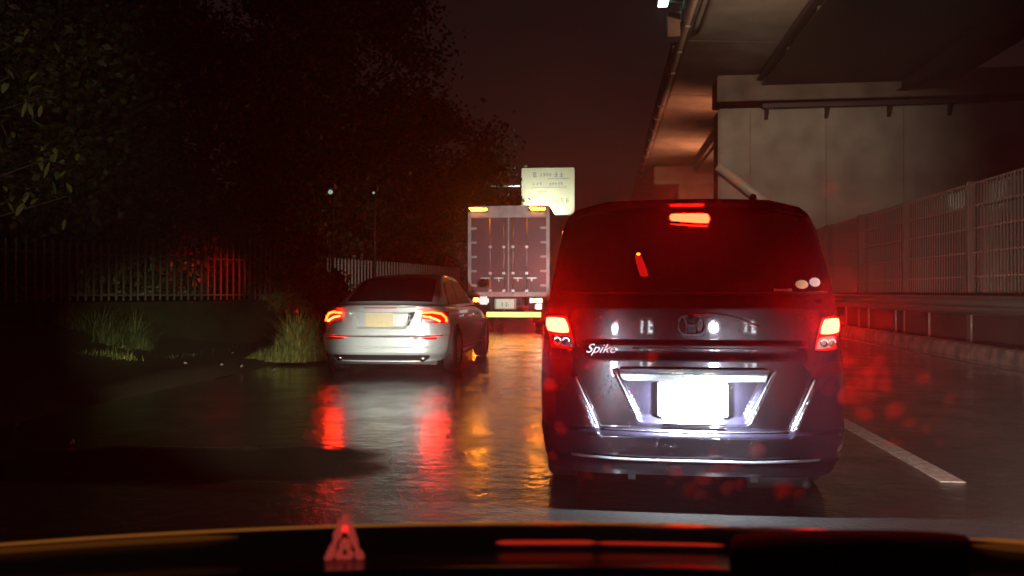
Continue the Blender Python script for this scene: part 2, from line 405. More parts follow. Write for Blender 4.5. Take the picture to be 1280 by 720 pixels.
# ------------------------------------------------------------------ viaduct
via = thing('viaduct', 'elevated concrete roadway running overhead on the right with dark steel girders', 'viaduct', (12, 58, 0))
def V(mb, name, m, sm=False): return mb.obj(name, m, via, sm)
ox, oy = 12, 58
def vb(a, b): return MB().box((a[0] - ox, a[1] - oy, a[2]), (b[0] - ox, b[1] - oy, b[2]))
for k in range(10):                                        # deck overhang in spans with joint gaps
    y0 = 9.6 + k * 14 ; 
    V(MB().prism([(5.2 - ox, 17.25), (10.7 - ox, 16.95), (24 - ox, 16.95), (24 - ox, 17.6), (5.2 - ox, 17.6)], 'y', y0 - oy, y0 + 13.9 - oy), 'deck_slab', 'concrete')
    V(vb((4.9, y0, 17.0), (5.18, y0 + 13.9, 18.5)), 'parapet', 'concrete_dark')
for i in range(2):
    x = 10.9 + i * 9.5
    V(vb((x, 5, 15.2 if i else 16.2), (x + .06, 140, 16.93)).box((x - .3 - ox, 5 - oy, (15.2 if i else 16.2) - .06), (x + .36 - ox, 140 - oy, 15.2 if i else 16.2)), 'girder', 'girder')
for k in range(16):
    y0 = 8 + k * 7
    V(vb((11, y0, 15.9), (23.5, y0 + .12, 16.9)), 'cross_brace', 'girder')
V(vb((10.97, 5, 15.80), (24, 140, 15.86)), 'soffit', 'girder')
# cable tray and drain pipes hung on the outside of the parapet
trx = 4.45
V(vb((trx, 10, 17.55), (trx + .32, 140, 17.62)), 'cable_tray', 'tray')
V(vb((trx - .02, 10, 17.62), (trx + .03, 140, 18.1)), 'cable_tray', 'tray')
V(MB().tube([(4.75 - ox, 10 - oy, 17.15), (4.75 - ox, 140 - oy, 17.15)], .26, 10), 'drain_pipe', 'pipe', True)
V(MB().tube([(4.50 - ox, 10 - oy, 16.75), (4.50 - ox, 62 - oy, 16.75), (4.6 - ox, 64 - oy, 16.9), (4.6 - ox, 140 - oy, 16.9)], .17, 8), 'cable', 'tray', True)
V(MB().tube([(5.6 - ox, 10 - oy, 16.95), (5.6 - ox, 48 - oy, 16.95), (5.6 - ox, 50 - oy, 17.2)], .11, 8), 'drain_pipe', 'tray', True)
for k in range(24):
    y0 = 12 + k * 5
    V(vb((4.3, y0, 16.6), (4.9, y0 + .10, 16.7)).box((4.3 - ox, y0 - oy, 16.6), (4.38 - ox, y0 + .1 - oy, 17.9)), 'bracket', 'pipe')
# the pier
pr = thing('pier', 'wide pale concrete pier wall carrying the overhead roadway', 'pier', (8.0, 58, 0))
o = MB().bbox((0, 0, 0), (22, 2.6, 14.3), .12).obj('wall', 'concrete', pr)
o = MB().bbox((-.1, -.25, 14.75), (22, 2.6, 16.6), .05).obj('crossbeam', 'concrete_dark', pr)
MB().box((3.0 - 0, -.55, 14.15), (18, -.2, 14.45)).obj('walkway', 'girder', pr)
for x in (3.2, 7.3, 11.5, 15.5):
    MB().prism([(-.55, 14.15), (-.01, 14.15), (-.01, 13.4)], 'x', x, x + .25).obj('bracket', 'girder', pr)
for x in (2.2, 7.4, 12.6):
    MB().box((x, -.012, .1), (x + .05, -.003, 14.2)).obj('joint', 'concrete_dark', pr)
# second pier farther on
pr2 = thing('pier', 'far concrete pier of the overhead roadway beyond the wide wall', 'pier', (9.0, 100, 0))
MB().bbox((0, 0, 0), (12, 2.4, 14.6), .12).obj('wall', 'concrete', pr2); MB().bbox((-3, -.2, 14.6), (13, 2.4, 16.8), .1).obj('crossbeam', 'concrete', pr2)
pp = thing('slanted_pipe', 'pale slanted pipe fixed across the lower left of the concrete pier wall', 'pipe', (8.0, 57.8, 8))
MB().tube([(-.1, -.1, 2.15), (2.9, -.1, -.3), (6.2, -.1, -2.6)], .34, 12).obj('pipe_run', 'truck_side', pp, True)
for a in ((.6, 1.55), (3.6, -.8)): MB().box((a[0], -.1, a[1] - .4), (a[0] + .12, .25, a[1] + .4)).obj('clamp', 'steel', pp)

# street lamps of the place, and unseen lamps added under the deck -------------------------------------------------
l1 = thing('street_lamp', 'greenish white lamp on a bracket at the edge of the overhead roadway', 'lamp', tuple(at(829, 46, 4)))
autosmooth(MB().bbox((-.35, -.6, .02), (.35, .6, .2), .06).obj('lamp_housing', 'black_plastic', l1))
MB().bbox((-.28, -.5, -.05), (.28, .5, .02), .02).obj('lamp_lens', 'green_lamp', l1)
MB().tube([(.3, 0, .12), (1.2, 0, .0), (1.6, 0, -.3)], .06, 8).obj('arm', 'steel', l1)
MB().box((.2, -.8, -2.2), (.9, .3, -.8)).obj('control_box', 'tray', l1)
l2 = thing('added_under_lamp', 'added orange lamp under the overhead roadway, unseen behind the pier', 'lamp', (11.5, 68, 13.6))  # added to light the deck underside past the pier
autosmooth(MB().bbox((-.3, -.3, -3.2), (.3, .3, -2.95), .05).obj('lamp_housing', 'black_plastic', l2))  # housing and stem of the added lamp
MB().tube([(0, 0, -3.1), (0, 0, 3.2)], .04, 8).obj('stem', 'steel', l2)
l2b = copy_tree(l2); l2b.location = (12.6, 88, 13.6); l2b['label'] = 'farther added unseen orange lamp under the overhead roadway beyond the first pier'  # second added lamp, carries the orange light farther along the deck
lamp('SPOT', l2b, (0, -.5, -3.4), 9000, (1, .32, .14), .2, target=(-7, 2, 3.6), spot=150, blend=1)
lamp('SPOT', l2, (0, -.5, -3.4), 5500, (1, .32, .14), .2, target=(-6, 6, 3.6), spot=150, blend=1)
l3 = thing('added_pier_lamp', 'added unseen white lamp hung under the overhead roadway in front of the pier', 'lamp', (12.0, 20, 14.6))  # added out of view to brighten the pier face
autosmooth(MB().bbox((-.3, -.3, 0), (.3, .3, .25), .05).obj('lamp_housing', 'black_plastic', l3))  # housing and stem of the added lamp
MB().tube([(0, 0, .2), (0, 0, 2.2)], .04, 8).obj('stem', 'steel', l3)
lamp('SPOT', l3, (0, .1, -.1), 15000, (1, .90, .66), .2, target=(.4, 38, -6), spot=42, blend=1)
l4 = thing('added_edge_lamp', 'added unseen pale lamp hung under the edge of the overhead roadway nearer than the pier', 'lamp', (8.3, 36, 15.5))  # added out of view to light the nearer deck underside
autosmooth(MB().bbox((-.3, -.3, 0), (.3, .3, .25), .05).obj('lamp_housing', 'black_plastic', l4)); MB().tube([(0, 0, .2), (0, 0, 1.5)], .04, 8).obj('stem', 'steel', l4)  # housing and stem of the added lamp
lamp('SPOT', l4, (0, .3, -.2), 5200, (1, .60, .36), .2, target=(-.3, 17, 1.7), spot=85, blend=1)
for (px, py, D, r) in ((413, 240, 17.2, .045), (467, 241, 20.5, .028)):
    c = at(px, D, py)
    t = thing('street_lamp', 'small bright green-white street lamp shining through the dark trees' if px < 450 else 'faint pale street lamp to the right of the brighter one among the trees', 'lamp', (c.x, c.y, 0))
    MB().tube([(0, .12, 0), (0, .12, c.z + .05), (.0, .05, c.z + .12)], [.03, .02, .02], 8).obj('pole', 'girder', t, True)
    autosmooth(MB().bbox((-.1, -.1, c.z + .07), (.12, .1, c.z + .16), .02).obj('lamp_housing', 'black_plastic', t))
    MB().bbox((-.0 - r, -r, c.z - r), (r, r, c.z + r), r * .5).obj('lamp_lens', 'far_lamp', t)

# ------------------------------------------------------------------ sign over the left lane
c = at(685, 42)
sg = thing('road_sign', 'pale yellow-green information sign board standing above and behind the truck', 'road sign', (c.x, c.y, 0), TH * .3)
sw, s0, s1 = 1.40, 5.28, 7.76
def roundrect(w, z0, z1, r, n=5):
    P = []
    for cx, cz, a0 in ((w - r, z0 + r, -90), (w - r, z1 - r, 0), (-w + r, z1 - r, 90), (-w + r, z0 + r, 180)):
        rr = r if cz < (z0 + z1) / 2 else r * .3
        ccx = math.copysign(w - rr, cx); ccz = z0 + rr if cz < (z0 + z1) / 2 else z1 - rr
        for k in range(n + 1):
            a = math.radians(a0 + 90 * k / n); P.append((ccx + rr * math.cos(a), ccz + rr * math.sin(a)))
    return P
MB().prism(roundrect(sw, s0, s1, .28), 'y', -.03, .03).obj('board', 'sign', sg)
MB().prism(roundrect(sw + .02, s0 - .02, s1 + .02, .28), 'y', .031, .06).obj('backing', 'steel', sg)
r_ = random.Random(3); pr_ = MB()
glyphs(pr_, .28, .85, 7.40, .26, -.031, 2, r_); glyphs(pr_, -.85, -.55, 7.40, .26, -.031, 1, r_)
pr_.obj('lettering', 'sign_print', sg)
pr_ = MB(); glyphs(pr_, -.45, .2, 7.40, .16, -.031, 4, r_, .003); glyphs(pr_, .05, .8, 6.92, .17, -.031, 5, r_); glyphs(pr_, -.85, -.3, 6.92, .15, -.031, 3, r_)
pr_.box((-.0, -.036, 7.17), (1.15, -.031, 7.19)).box((-.85, -.036, 6.72), (1.0, -.031, 6.74)).obj('lettering', 'sign_print', sg)
pr_ = MB(); glyphs(pr_, -.62, -.05, 6.50, .10, -.031, 6, r_); glyphs(pr_, -.5, 1.15, 6.02, .24, -.031, 6, r_); glyphs(pr_, .35, .6, 5.6, .26, -.031, 1, r_)
pr_.obj('symbol_row', 'sign_print_green', sg)
MB().tube([(-4.2, .2, 0), (-4.2, .2, 6.2), (-3.9, .2, 6.7), (-3.4, .2, 6.85), (1.0, .2, 6.9)], [.14, .12, .11, .1, .07], 10).obj('pole', 'steel', sg, True)
sl = autosmooth(MB().bbox((-.75, -1.75, 4.42), (.05, -1.5, 4.56), .03).obj('added_sign_lamp', 'black_plastic', sg), 40)  # added lamp, hidden by the truck, to brighten the sign board
MB().tube([(-.35, -1.6, 4.5), (-.35, .1, 4.9), (-.35, .1, 5.3)], .035, 8).obj('added_lamp_arm', 'steel', sg, True)
lamp('SPOT', sg, (-.30, -1.72, 4.60), 1200, (1, 1, .80), .15, target=(.15, 0, 6.6), spot=95, blend=.6)
for z in (5.9, 6.9): MB().box((-1.2, .061, z - .04), (1.2, .13, z + .04)).obj('bracket', 'steel', sg)

# ------------------------------------------------------------------ wheels
def make_wheel(parent, x, y, r=.31, w=.2, side=1, name='wheel'):
    h = MB(); n = 28
    prof = [(-w / 2, r * .66), (-w / 2, r * .9), (-w / 2 + .02, r * .985), (-w / 4, r), (w / 4, r), (w / 2 - .02, r * .985), (w / 2, r * .9), (w / 2, r * .66)]
    rings = []
    for k in range(n):
        a = 2 * math.pi * k / n; rings.append([(u, v * math.cos(a), v * math.sin(a)) for u, v in prof])
    rings.append(rings[0]); h.loft(rings, True, False)
    t = h.obj('wheel', 'rubber', parent, True); t.location = (x, y, r)
    rm = MB(); xo = side * (w / 2 - .03)
    for rr in (r * .64, ): 
        rm.tube([(xo, rr * math.cos(a), rr * math.sin(a)) for a in [2 * math.pi * k / 24 for k in range(25)]], .014, 6, False)
    for k in range(7):
        a = 2 * math.pi * k / 7; rm.tube([(xo, 0, 0), (xo, r * .63 * math.cos(a), r * .63 * math.sin(a))], [.03, .018], 6)
    rm.cyl((xo - side * .12, 0, 0), r * .64, side * .03, 'x', 24)
    rm.obj('rim', 'alloy', t)
    return t

# ------------------------------------------------------------------ the van ahead
van = thing('van', 'dark purple-blue van right ahead with glowing brake lamps and floodlit number plate', 'van', (.475, 4.43, 0))
HW = [(.18, .79), (.26, .82), (.40, .842), (.62, .846), (.82, .843), (1.0, .828), (1.12, .806), (1.25, .784), (1.42, .752), (1.54, .728), (1.61, .698), (1.655, .652), (1.685, .575), (1.70, .47)]
def vhw(z): return interp(HW, z)
def vdiag(z): return .485 + (z - .38) * .45           # edge between tailgate and bumper corner
def vy(x, z):
    h = vhw(z); u = min(1, abs(x) / h)
    y = .035 * u ** 2 + .17 * u ** 9
    y += .30 * max(0, z - 1.16) ** 1.15                # glass leans forward
    y += .16 * sstep(1.60, 1.71, z) 
    y -= .03 * sstep(1.17, 1.10, z) * (1 - u ** 6)     # shoulder below the glass
    y -= .05 * sstep(.435, .395, z)                    # bumper ledge
    y += .04 * sstep(.30, .20, z)
    y -= .012 * (sstep(.285, .275, z) - sstep(.262, .252, z))
    if z < .80:                                        # bumper corners stand proud of the tailgate
        y -= .035 * sstep(0, .022, abs(x) - vdiag(z)) * sstep(.80, .72, z) * sstep(.395, .42, z)
    # recess for the plate
    e = .30 + (z - .49) * .48
    y += .055 * sstep(e + .004, e - .022, abs(x)) * sstep(.455, .50, z) * sstep(.755, .73, z)
    y += -.063 * (max(.90, min(z, 1.09)) - .90) + .012 * sstep(1.09, 1.16, z)
    # soft crease across the tailgate under the badge
    y -= .016 * sstep(.915, .895, z) * sstep(.80, .86, z) * (1 - sstep(.55, .62, abs(x)))
    return y
def van_body():
    rows = [.18 + (1.70 - .18) * k / 190 for k in range(191)]; nx = 150
    vs = []; fs = []
    for z in rows:
        h = vhw(z)
        for i in range(nx + 1):
            u = 2 * i / nx - 1; x = h * u; vs.append((x, vy(x, z), z))
    for j in range(len(rows) - 1):
        for i in range(nx):
            a = j * (nx + 1) + i; fs.append((a, a + 1, a + nx + 2, a + nx + 1))
    mb = MB().add(vs, fs)
    # outline ring continued forward
    ring = [(-vhw(z), z) for z in rows[::5]] + [(x, 1.70) for x in [-.3, -.15, 0, .15, .3]] + [(vhw(z), z) for z in rows[::-5]]
    rings = [[(x, vy(x, z), z + (0.012 * math.cos(x * 3) if z > 1.69 and abs(x) < .35 else 0)) for x, z in ring]]
    for y, wS, top, bot in ((.34, 1.003, 1.715, .18), (.7, 1.005, 1.73, .18), (1.8, 1.005, 1.74, .18), (2.7, 1.005, 1.72, .18), (3.0, 1.0, 1.68, .18), (3.55, .99, 1.30, .18), (3.75, .97, 1.12, .18), (4.05, .93, 1.0, .2), (4.2, .85, .85, .24), (4.24, .7, .72, .28)):
        rings.append([(x * wS, y, bot + (z - .18) * (top - bot) / 1.52 + (0.015 * math.cos(x * 3) if z > 1.69 else 0)) for x, z in ring])
    mb.loft(rings, False, False)
    n = len(ring); k = len(mb.v)
    mb.add(rings[-1], [tuple(range(n))])
    mb.add([rings[0][0], rings[0][-1], rings[-2][-1], rings[-2][0]], [(0, 1, 2, 3)])
    o = autosmooth(mb.obj('body', 'van_paint', van), 40)
    bm = bmesh.new(); bm.from_mesh(o.data); bmesh.ops.remove_doubles(bm, verts=bm.verts, dist=.0008); bmesh.ops.recalc_face_normals(bm, faces=bm.faces[:]); bm.to_mesh(o.data); bm.free()
    return o
van_body()
def vp(quad, name, m, off=.004, thick=.02, n=12, k=8, rd=0, parent=None):
    return autosmooth(surf_patch(vy, quad, off, thick, n, k, rd).obj(name, m, parent or van), 40)
# rear window
rw = vp([(-.56, 1.655), (.56, 1.655), (.74, 1.185), (-.74, 1.185)], 'rear_window', 'van_glass', .008, .02, 30, 24, .05)
surf_tube(vy, [(-.735, 1.178), (-.3, 1.172), (.3, 1.172), (.735, 1.178)], .008, .004, 6, 10).obj('window_seal', 'black_plastic', van)
# spoiler and high brake lamp
sp_ = []
for i in range(25):
    u = 2 * i / 24 - 1; x = .55 * u; z = 1.694 - .035 * u ** 4
    sp_.append([(x, vy(x, 1.66) - .075 + .09 * u * u, z - .03), (x, vy(x, 1.66) - .085 + .09 * u * u, z - .01), (x, vy(x, 1.66) - .06 + .09 * u * u, z + .012), (x, vy(x, 1.66) + .25, z + .03), (x, vy(x, 1.66) + .03, z - .045)])
autosmooth(MB().loft(sp_, True, True).obj('spoiler', 'van_paint', van), 35)
hl = vp([(-.128, 1.622), (.105, 1.622), (.105, 1.562), (-.128, 1.578)], 'high_brake_lamp', 'black_plastic', .03, .03, 8, 4, .1)
vp([(-.118, 1.620), (.098, 1.620), (.102, 1.560), (-.118, 1.578)], 'lamp_lens', 'brake_top', .038, .01, 8, 4, .1, hl)
MB().tube([(.39, .42, 1.70), (.40, .44, 1.75), (.42, .5, 1.76)], [.025, .02, .012], 8).obj('antenna', 'black_plastic', van, True)
# tail lamp clusters
for sgn in (-1, 1):
    mir = lambda q: [(sgn * x, z) for x, z in q]
    hs = vp(mir([(-.826, 1.045), (-.690, 1.045), (-.640, .862), (-.79, .862)]), 'tail_lamp', 'red_lens', .010, .03, 10, 10, .06)
    vp(mir([(-.822, 1.036), (-.700, 1.036), (-.672, .948), (-.812, .955)]), 'brake_lens', 'brake', .018, .01, 10, 6, .12, hs)
    cl = vp(mir([(-.785, .942), (-.668, .936), (-.648, .870), (-.765, .880)]), 'clear_lens', 'clear_lens', .018, .01, 8, 5, .08, hs)
    for cx in (-.745, -.695):
        x = sgn * cx; z = .905
        P = [(x + .018 * math.cos(a), vy(x, z) - .031, z + .018 * math.sin(a)) for a in [2 * math.pi * k / 16 for k in range(17)]]
        MB().tube(P, .004, 5, False).obj('reflector', 'chrome', hs)
# garnish, plate, creases
vp([(-.405, .765), (.395, .765), (.385, .695), (-.385, .695)], 'garnish', 'wet_chrome', .075, .075, 24, 4, .02)
plate = MB().bbox((-.188, -.0, .492), (.188, .008, .682), .006).obj('number_plate', 'plate', van); plate.location = (0, vy(0, .6) - .022, 0)
vp([(-.17, .492), (.17, .492), (.16, .462), (-.16, .462)], 'plate_holder', 'black_plastic', .012, .03, 6, 3)
for x in (-.085, .085):
    b_ = MB().bbox((x - .03, vy(0, .7) - .085, .683), (x + .03, vy(0, .7) - .05, .694), .003).obj('plate_lamp', 'white_lamp', van)
    lamp('AREA', van, (x, vy(0, .7) - .075, .68), 110.0, (.76, .87, 1), .03, target=(x * 1.0, vy(0, .6) - .02, .59))
for sgn in (-1, 1):
    P = [(sgn * (.300 + (z - .49) * .48), z) for z in (.75, .70, .62, .54, .50)]
    surf_tube(vy, P, .0045, .006, 5, 5).obj('recess_trim', 'chrome', van, True)
    P = [(sgn * (vdiag(z) + .008), z) for z in (.71, .62, .53, .44)]
    surf_tube(vy, P, .006, .010, 6, 6).obj('corner_highlight', 'alloy', van, True)  # bright tubes stand in for the highlight along the tailgate edges
surf_tube(vy, [(-.50, .425), (0, .415), (.50, .425)], .005, .004, 5, 16).obj('tailgate_seal', 'black_plastic', van, True)
surf_tube(vy, [(-.66, .285), (-.3, .270), (.3, .270), (.66, .285)], .009, .012, 6, 10).obj('bumper_trim', 'alloy', van, True)
surf_tube(vy, [(-.33, .872), (.33, .872)], .004, .012, 5, 12).obj('handle_edge', 'alloy', van, True)
# badge: an oval ring with two uprights and a bar
em = MB(); cx, cz = -.012, 1.0
em.tube([(cx + .072 * math.copysign(abs(math.cos(a)) ** .7, math.cos(a)), vy(0, 1) - .02, cz + .052 * math.copysign(abs(math.sin(a)) ** .7, math.sin(a))) for a in [2 * math.pi * k / 32 for k in range(33)]], .006, 6, False)
yb = vy(0, 1) - .018
for s_ in (-1, 1): em.tube([(cx + s_ * .040, yb, cz + .045), (cx + s_ * .026, yb, cz), (cx + s_ * .034, yb, cz - .044)], .007, 6)
em.tube([(cx - .026, yb, cz), (cx + .026, yb, cz)], .007, 6)
em.obj('emblem', 'badge', van, True)
tx = text_mesh('Spike', .070, 'badge_dim', 'script_badge', van, shear=.5, bevel=0, xscale=1.1); tx.location = (-.505, vy(-.5, .87) - .022, .868)
# bright arc standing in for a reflected line across the tailgate
surf_tube(vy, [(-.02, 1.05), (.10, 1.062), (.22, 1.040), (.345, .995)], .0065, .022, 6, 6).obj('glint_arc', 'alloy', van, True)
MB().cyl((-.02, vy(0, 1.05) - .04, 1.05), .016, .05, 'y', 12).obj('glint_arc_pivot', 'black_plastic', van)
# stickers on the glass
def disc(x, z, rx, rz, name, m):
    f = MB(); n = 24; P = [(x + rx * math.cos(2 * math.pi * k / n), z + rz * math.sin(2 * math.pi * k / n)) for k in range(n)]
    v = [(a, vy(a, b) - .0105, b) for a, b in P]; f.add(v + [(a, y + .002, b) for a, y, b in v], [tuple(range(n)), tuple(range(2 * n - 1, n - 1, -1))] + [(i, (i + 1) % n, (i + 1) % n + n, i + n) for i in range(n)])
    return f.obj(name, m, van)
disc(.585, 1.222, .036, .024, 'sticker', 'sticker_a'); disc(.662, 1.234, .034, .025, 'sticker', 'sticker_b')
g = MB(); glyphs(g, .43, .53, 1.192, .014, 0, 8, rnd, .002); o = g.obj('sticker_text', 'sticker_b', van); o.location.y = vy(.48, 1.19) - .011
# glowing patch on the glass, painted for a red light seen beyond it
il = vp([(-.315, 1.385), (-.275, 1.385), (-.235, 1.265), (-.285, 1.265)], 'window_glow', mat('window glow red', (.5, .01, .01), .3, emit=(1, .01, .01), es=.4), .0095, .003, 4, 8, .1)
disc(-.293, 1.392, .012, .008, 'glow_spot', 'amber_dim')
# wheels, underside, exhaust
for x in (-.74, .74):
    for y in (.72, 3.42): make_wheel(van, x, y, .30, .19, 1 if x > 0 else -1)
MB().box((-.70, .15, .16), (.70, 3.9, .26)).obj('underbody', 'black_plastic', van)
ex = MB(); ex.tube([(.30, .10, .155), (.62, .10, .165)], .065, 12); ex.tube([(.60, .0, .14), (.60, .2, .14)], .025, 10)
ex.obj('exhaust', 'girder', van, True)
for x in (-.33, .33): MB().box((x - .02, .02, .14), (x + .02, .3, .22)).obj('tow_hook', 'black_plastic', van)

# ------------------------------------------------------------------ the silver sedan
sed = thing('sedan', 'silver sedan with lit tail lamps in the left lane ahead beside the weeds', 'car', (-3.15, 10.85, 0))
SH = [(.20, .80), (.30, .885), (.42, .92), (.56, .93), (.70, .93), (.82, .915), (.92, .875), (.97, .82), (.99, .74)]
def shw(z): return interp(SH, z)
def sy(x, z):
    h = shw(z); u = min(1, abs(x) / h)
    y = .07 * u ** 2 + .30 * u ** 7
    y += .09 * max(0, z - .60) ** 1.0
    y -= .10 * sstep(.575, .545, z)
    y += .10 * sstep(.34, .22, z)
    y -= .02 * sstep(.955, .985, z)
    e = .36 + (z - .68) * .45
    y += .045 * sstep(e + .01, e - .02, abs(x)) * sstep(.66, .69, z) * sstep(.90, .87, z)
    y += .012 * (sstep(.415, .405, z) - sstep(.395, .385, z)) * (1 - u ** 4)
    return y
def sedan_body():
    rows = [.20 + .79 * k / 90 for k in range(91)]; nx = 110; vs = []; fs = []
    for z in rows:
        h = shw(z)
        for i in range(nx + 1): x = h * (2 * i / nx - 1); vs.append((x, sy(x, z), z))
    for j in range(len(rows) - 1):
        for i in range(nx):
            a = j * (nx + 1) + i; fs.append((a, a + 1, a + nx + 2, a + nx + 1))
    mb = MB().add(vs, fs)
    ring = [(-shw(z), z) for z in rows[::5]] + [(x, .99) for x in (-.55, -.3, 0, .3, .55)] + [(shw(z), z) for z in rows[::-5]]
    rings = [[(x, sy(x, z), z) for x, z in ring]]
    for y, wS, top, bot in ((.5, 1.0, 1.015, .2), (1.0, 1.005, .99, .2), (2.2, 1.0, .965, .2), (3.2, .995, .95, .2), (3.8, .98, .88, .2), (4.3, .93, .76, .22), (4.5, .85, .68, .25), (4.58, .7, .6, .3)):
        rings.append([(x * wS, y, bot + (z - .2) * (top - bot) / .79) for x, z in ring])
    mb.loft(rings, False, False); mb.add(rings[-1], [tuple(range(len(ring)))])
    mb.add([rings[0][0], rings[0][-1], rings[-2][-1], rings[-2][0]], [(0, 1, 2, 3)])
    o = mb.obj('body', 'silver', sed)
    bm = bmesh.new(); bm.from_mesh(o.data); bmesh.ops.remove_doubles(bm, verts=bm.verts, dist=.0008); bmesh.ops.recalc_face_normals(bm, faces=bm.faces[:]); bm.to_mesh(o.data); bm.free()
    return autosmooth(o, 40)
sedan_body()
# greenhouse: roof, pillars and glass
GS = [(.42, .72, 1.0), (.75, .69, 1.17), (1.15, .63, 1.36), (1.45, .60, 1.42), (2.0, .59, 1.455), (2.5, .58, 1.44), (2.9, .62, 1.28), (3.35, .70, .96)]
def gh_ring(y, wt, zt, k=0):
    wb = .80; zb = .95
    wt2 = wt + (wb - wt) * (1 - (zt - zb) / .5) * .3
    return [(-wb - k, y, zb), (-(wb * .55 + wt2 * .45) - k, y, zb + (zt - zb) * .5), (-wt2 - k, y, zt - .03 * (zt > 1.1)), (-wt2 + .08, y, zt + k), (0, y, zt + .02 * (zt > 1.1) + k), (wt2 - .08, y, zt + k), (wt2 + k, y, zt - .03 * (zt > 1.1)), ((wb * .55 + wt2 * .45) + k, y, zb + (zt - zb) * .5), (wb + k, y, zb)]
autosmooth(MB().loft([gh_ring(*g) for g in GS], False, False).obj('roof', 'silver', sed), 60)
def gh_pt(y, u):       # a point on the greenhouse top, u -1..1
    for (a, w0, z0), (b, w1, z1) in zip(GS, GS[1:]):
        if y <= b: t = (y - a) / (b - a); return (u * (w0 + (w1 - w0) * t - .03), y, z0 + (z1 - z0) * t)
def strip(y0, y1, off, name, m, umax=1, n=10):
    v = []; f = []
    for j in range(n + 1):
        for i in range(n + 1):
            x, y, z = gh_pt(y0 + (y1 - y0) * j / n, umax * (2 * i / n - 1)); v.append((x, y - off * .4, z + off + .012 * (1 - (x / .6) ** 2)))
    for j in range(n):
        for i in range(n): a = j * (n + 1) + i; f.append((a, a + 1, a + n + 2, a + n + 1))
    return MB().add(v, f).obj(name, m, sed, True)
strip(.47, 1.22, .012, 'rear_window', 'glass_dark', .93); strip(2.58, 3.25, .015, 'windscreen', 'glass_dark', .93)
for sgn in (-1, 1):
    for (ya, yb_) in ((.95, 1.72), (1.78, 2.72)):
        q = [(ya, 0.99), (ya + .25, 1.33) if ya < 1.2 else (ya, 1.38), (yb_ if ya < 1.2 else yb_ - .25, 1.38 if ya < 1.2 else 1.33), (yb_ + (0 if ya < 1.2 else .2), 0.99)]
        P = []
        for (y, z) in q:
            t = (z - .95) / .5; P.append((sgn * (.80 - .19 * t + .012), y, z))
        P2 = [(x - sgn * .01, y, z) for x, y, z in P]
        MB().add(P + P2, [(0, 1, 2, 3), (7, 6, 5, 4), (0, 4, 5, 1), (1, 5, 6, 2), (2, 6, 7, 3), (3, 7, 4, 0)]).obj('side_window', 'glass_dark', sed)
    MB().tube([(sgn * .937, .55, .30), (sgn * .945, 1.0, .32), (sgn * .945, 3.2, .32)], .012, 6).obj('sill_trim', 'silver_dark', sed)
    MB().tube([(sgn * .936, 1.05, .78), (sgn * .94, 2.4, .77), (sgn * .93, 3.2, .75)], .006, 6).obj('door_crease', 'chrome', sed)
    autosmooth(MB().bbox((sgn * .93 if sgn > 0 else -1.12, 2.85, .96), (1.12 if sgn > 0 else -.93, 2.97, 1.10), .03).obj('door_mirror', 'silver', sed))
    for yh in (1.35, 2.3): autosmooth(MB().bbox((min(sgn * .925, sgn * .955), yh, .80), (max(sgn * .925, sgn * .955), yh + .18, .83), .008).obj('door_handle', 'chrome', sed))
    for yw in (.88, 3.62):
        # arch lip
        P = [(sgn * .935, yw + .375 * math.cos(a), .32 + .375 * math.sin(a)) for a in [math.pi * k / 18 for k in range(19)]]
        MB().tube(P, .016, 6).obj('wheel_arch', 'silver_dark', sed, True)
        MB().cyl((sgn * .905 if sgn > 0 else -.94, yw, .34), .365, .035, 'x', 28).obj('arch_liner', 'black_plastic', sed)
        make_wheel(sed, sgn * .865, yw, .33, .21, sgn)
def spch(quad, name, m, off=.004, thick=.02, n=12, k=8, rd=0, parent=None):
    return autosmooth(surf_patch(sy, quad, off, thick, n, k, rd).obj(name, m, parent or sed), 40)
# lid edge, tail lamps
spch([(-.70, .99), (.70, .99), (.69, .955), (-.69, .955)], 'lid_edge', 'silver', .035, .05, 24, 3)
spch([(-.24, .962), (.24, .962), (.235, .948), (-.235, .948)], 'brake_strip', 'red_lens', .046, .01, 12, 2)
for sgn in (-1, 1):
    mir = lambda q: [(sgn * x, z) for x, z in q]
    tl = spch(mir([(-.905, .905), (-.60, .915), (-.56, .745), (-.90, .73)]), 'tail_lamp', 'red_lens', .012, .03, 16, 8, .06)
    surf_tube(sy, mir([(-.585, .885), (-.72, .895), (-.83, .87), (-.885, .81), (-.89, .755)]), .016, .026, 8, 6).obj('light_tube', 'sedan_tail', tl, True)
    surf_tube(sy, mir([(-.60, .84), (-.70, .825), (-.78, .79), (-.82, .765)]), .014, .026, 8, 6).obj('light_tube', 'sedan_tail_hot', tl, True)
    spch(mir([(-.76, .785), (-.60, .80), (-.58, .755), (-.74, .745)]), 'clear_lens', 'clear_lens', .022, .01, 6, 4, 0, tl)
    spch(mir([(-.80, .545), (-.50, .545), (-.50, .52), (-.80, .515)]), 'reflector', 'red_lens', .010, .01, 8, 2)
    MB().tube([(sgn * .60, .03, .245), (sgn * .60, .25, .245)], .045, 14).obj('exhaust_tip', 'chrome', sed, True)
    # bright bevel where the lid meets the recess
    spch(mir([(-.50, .905), (-.39, .905), (-.37, .70), (-.43, .70)]), 'recess_trim', 'chrome' if sgn < 0 else 'silver', .006, .01, 4, 8)
lamp('SPOT', sed, (-1.02, .30, .84), 2800, (1, .02, .012), .04, target=(-4.7, 4.7, 1.5), spot=13, blend=1)  # added red spot aimed to redden a stretch of the palings
for sx in (-.70, .70):
    autosmooth(MB().bbox((sx - .14, 4.36, .58), (sx + .14, 4.56, .72), .03).obj('headlamp', 'clear_lens', sed), 40)
lamp('SPOT', sed, (-.70, 4.62, .65), 260, (1, .90, .80), .05, target=(-3.1, 9.6, 1.35), spot=52, blend=1)
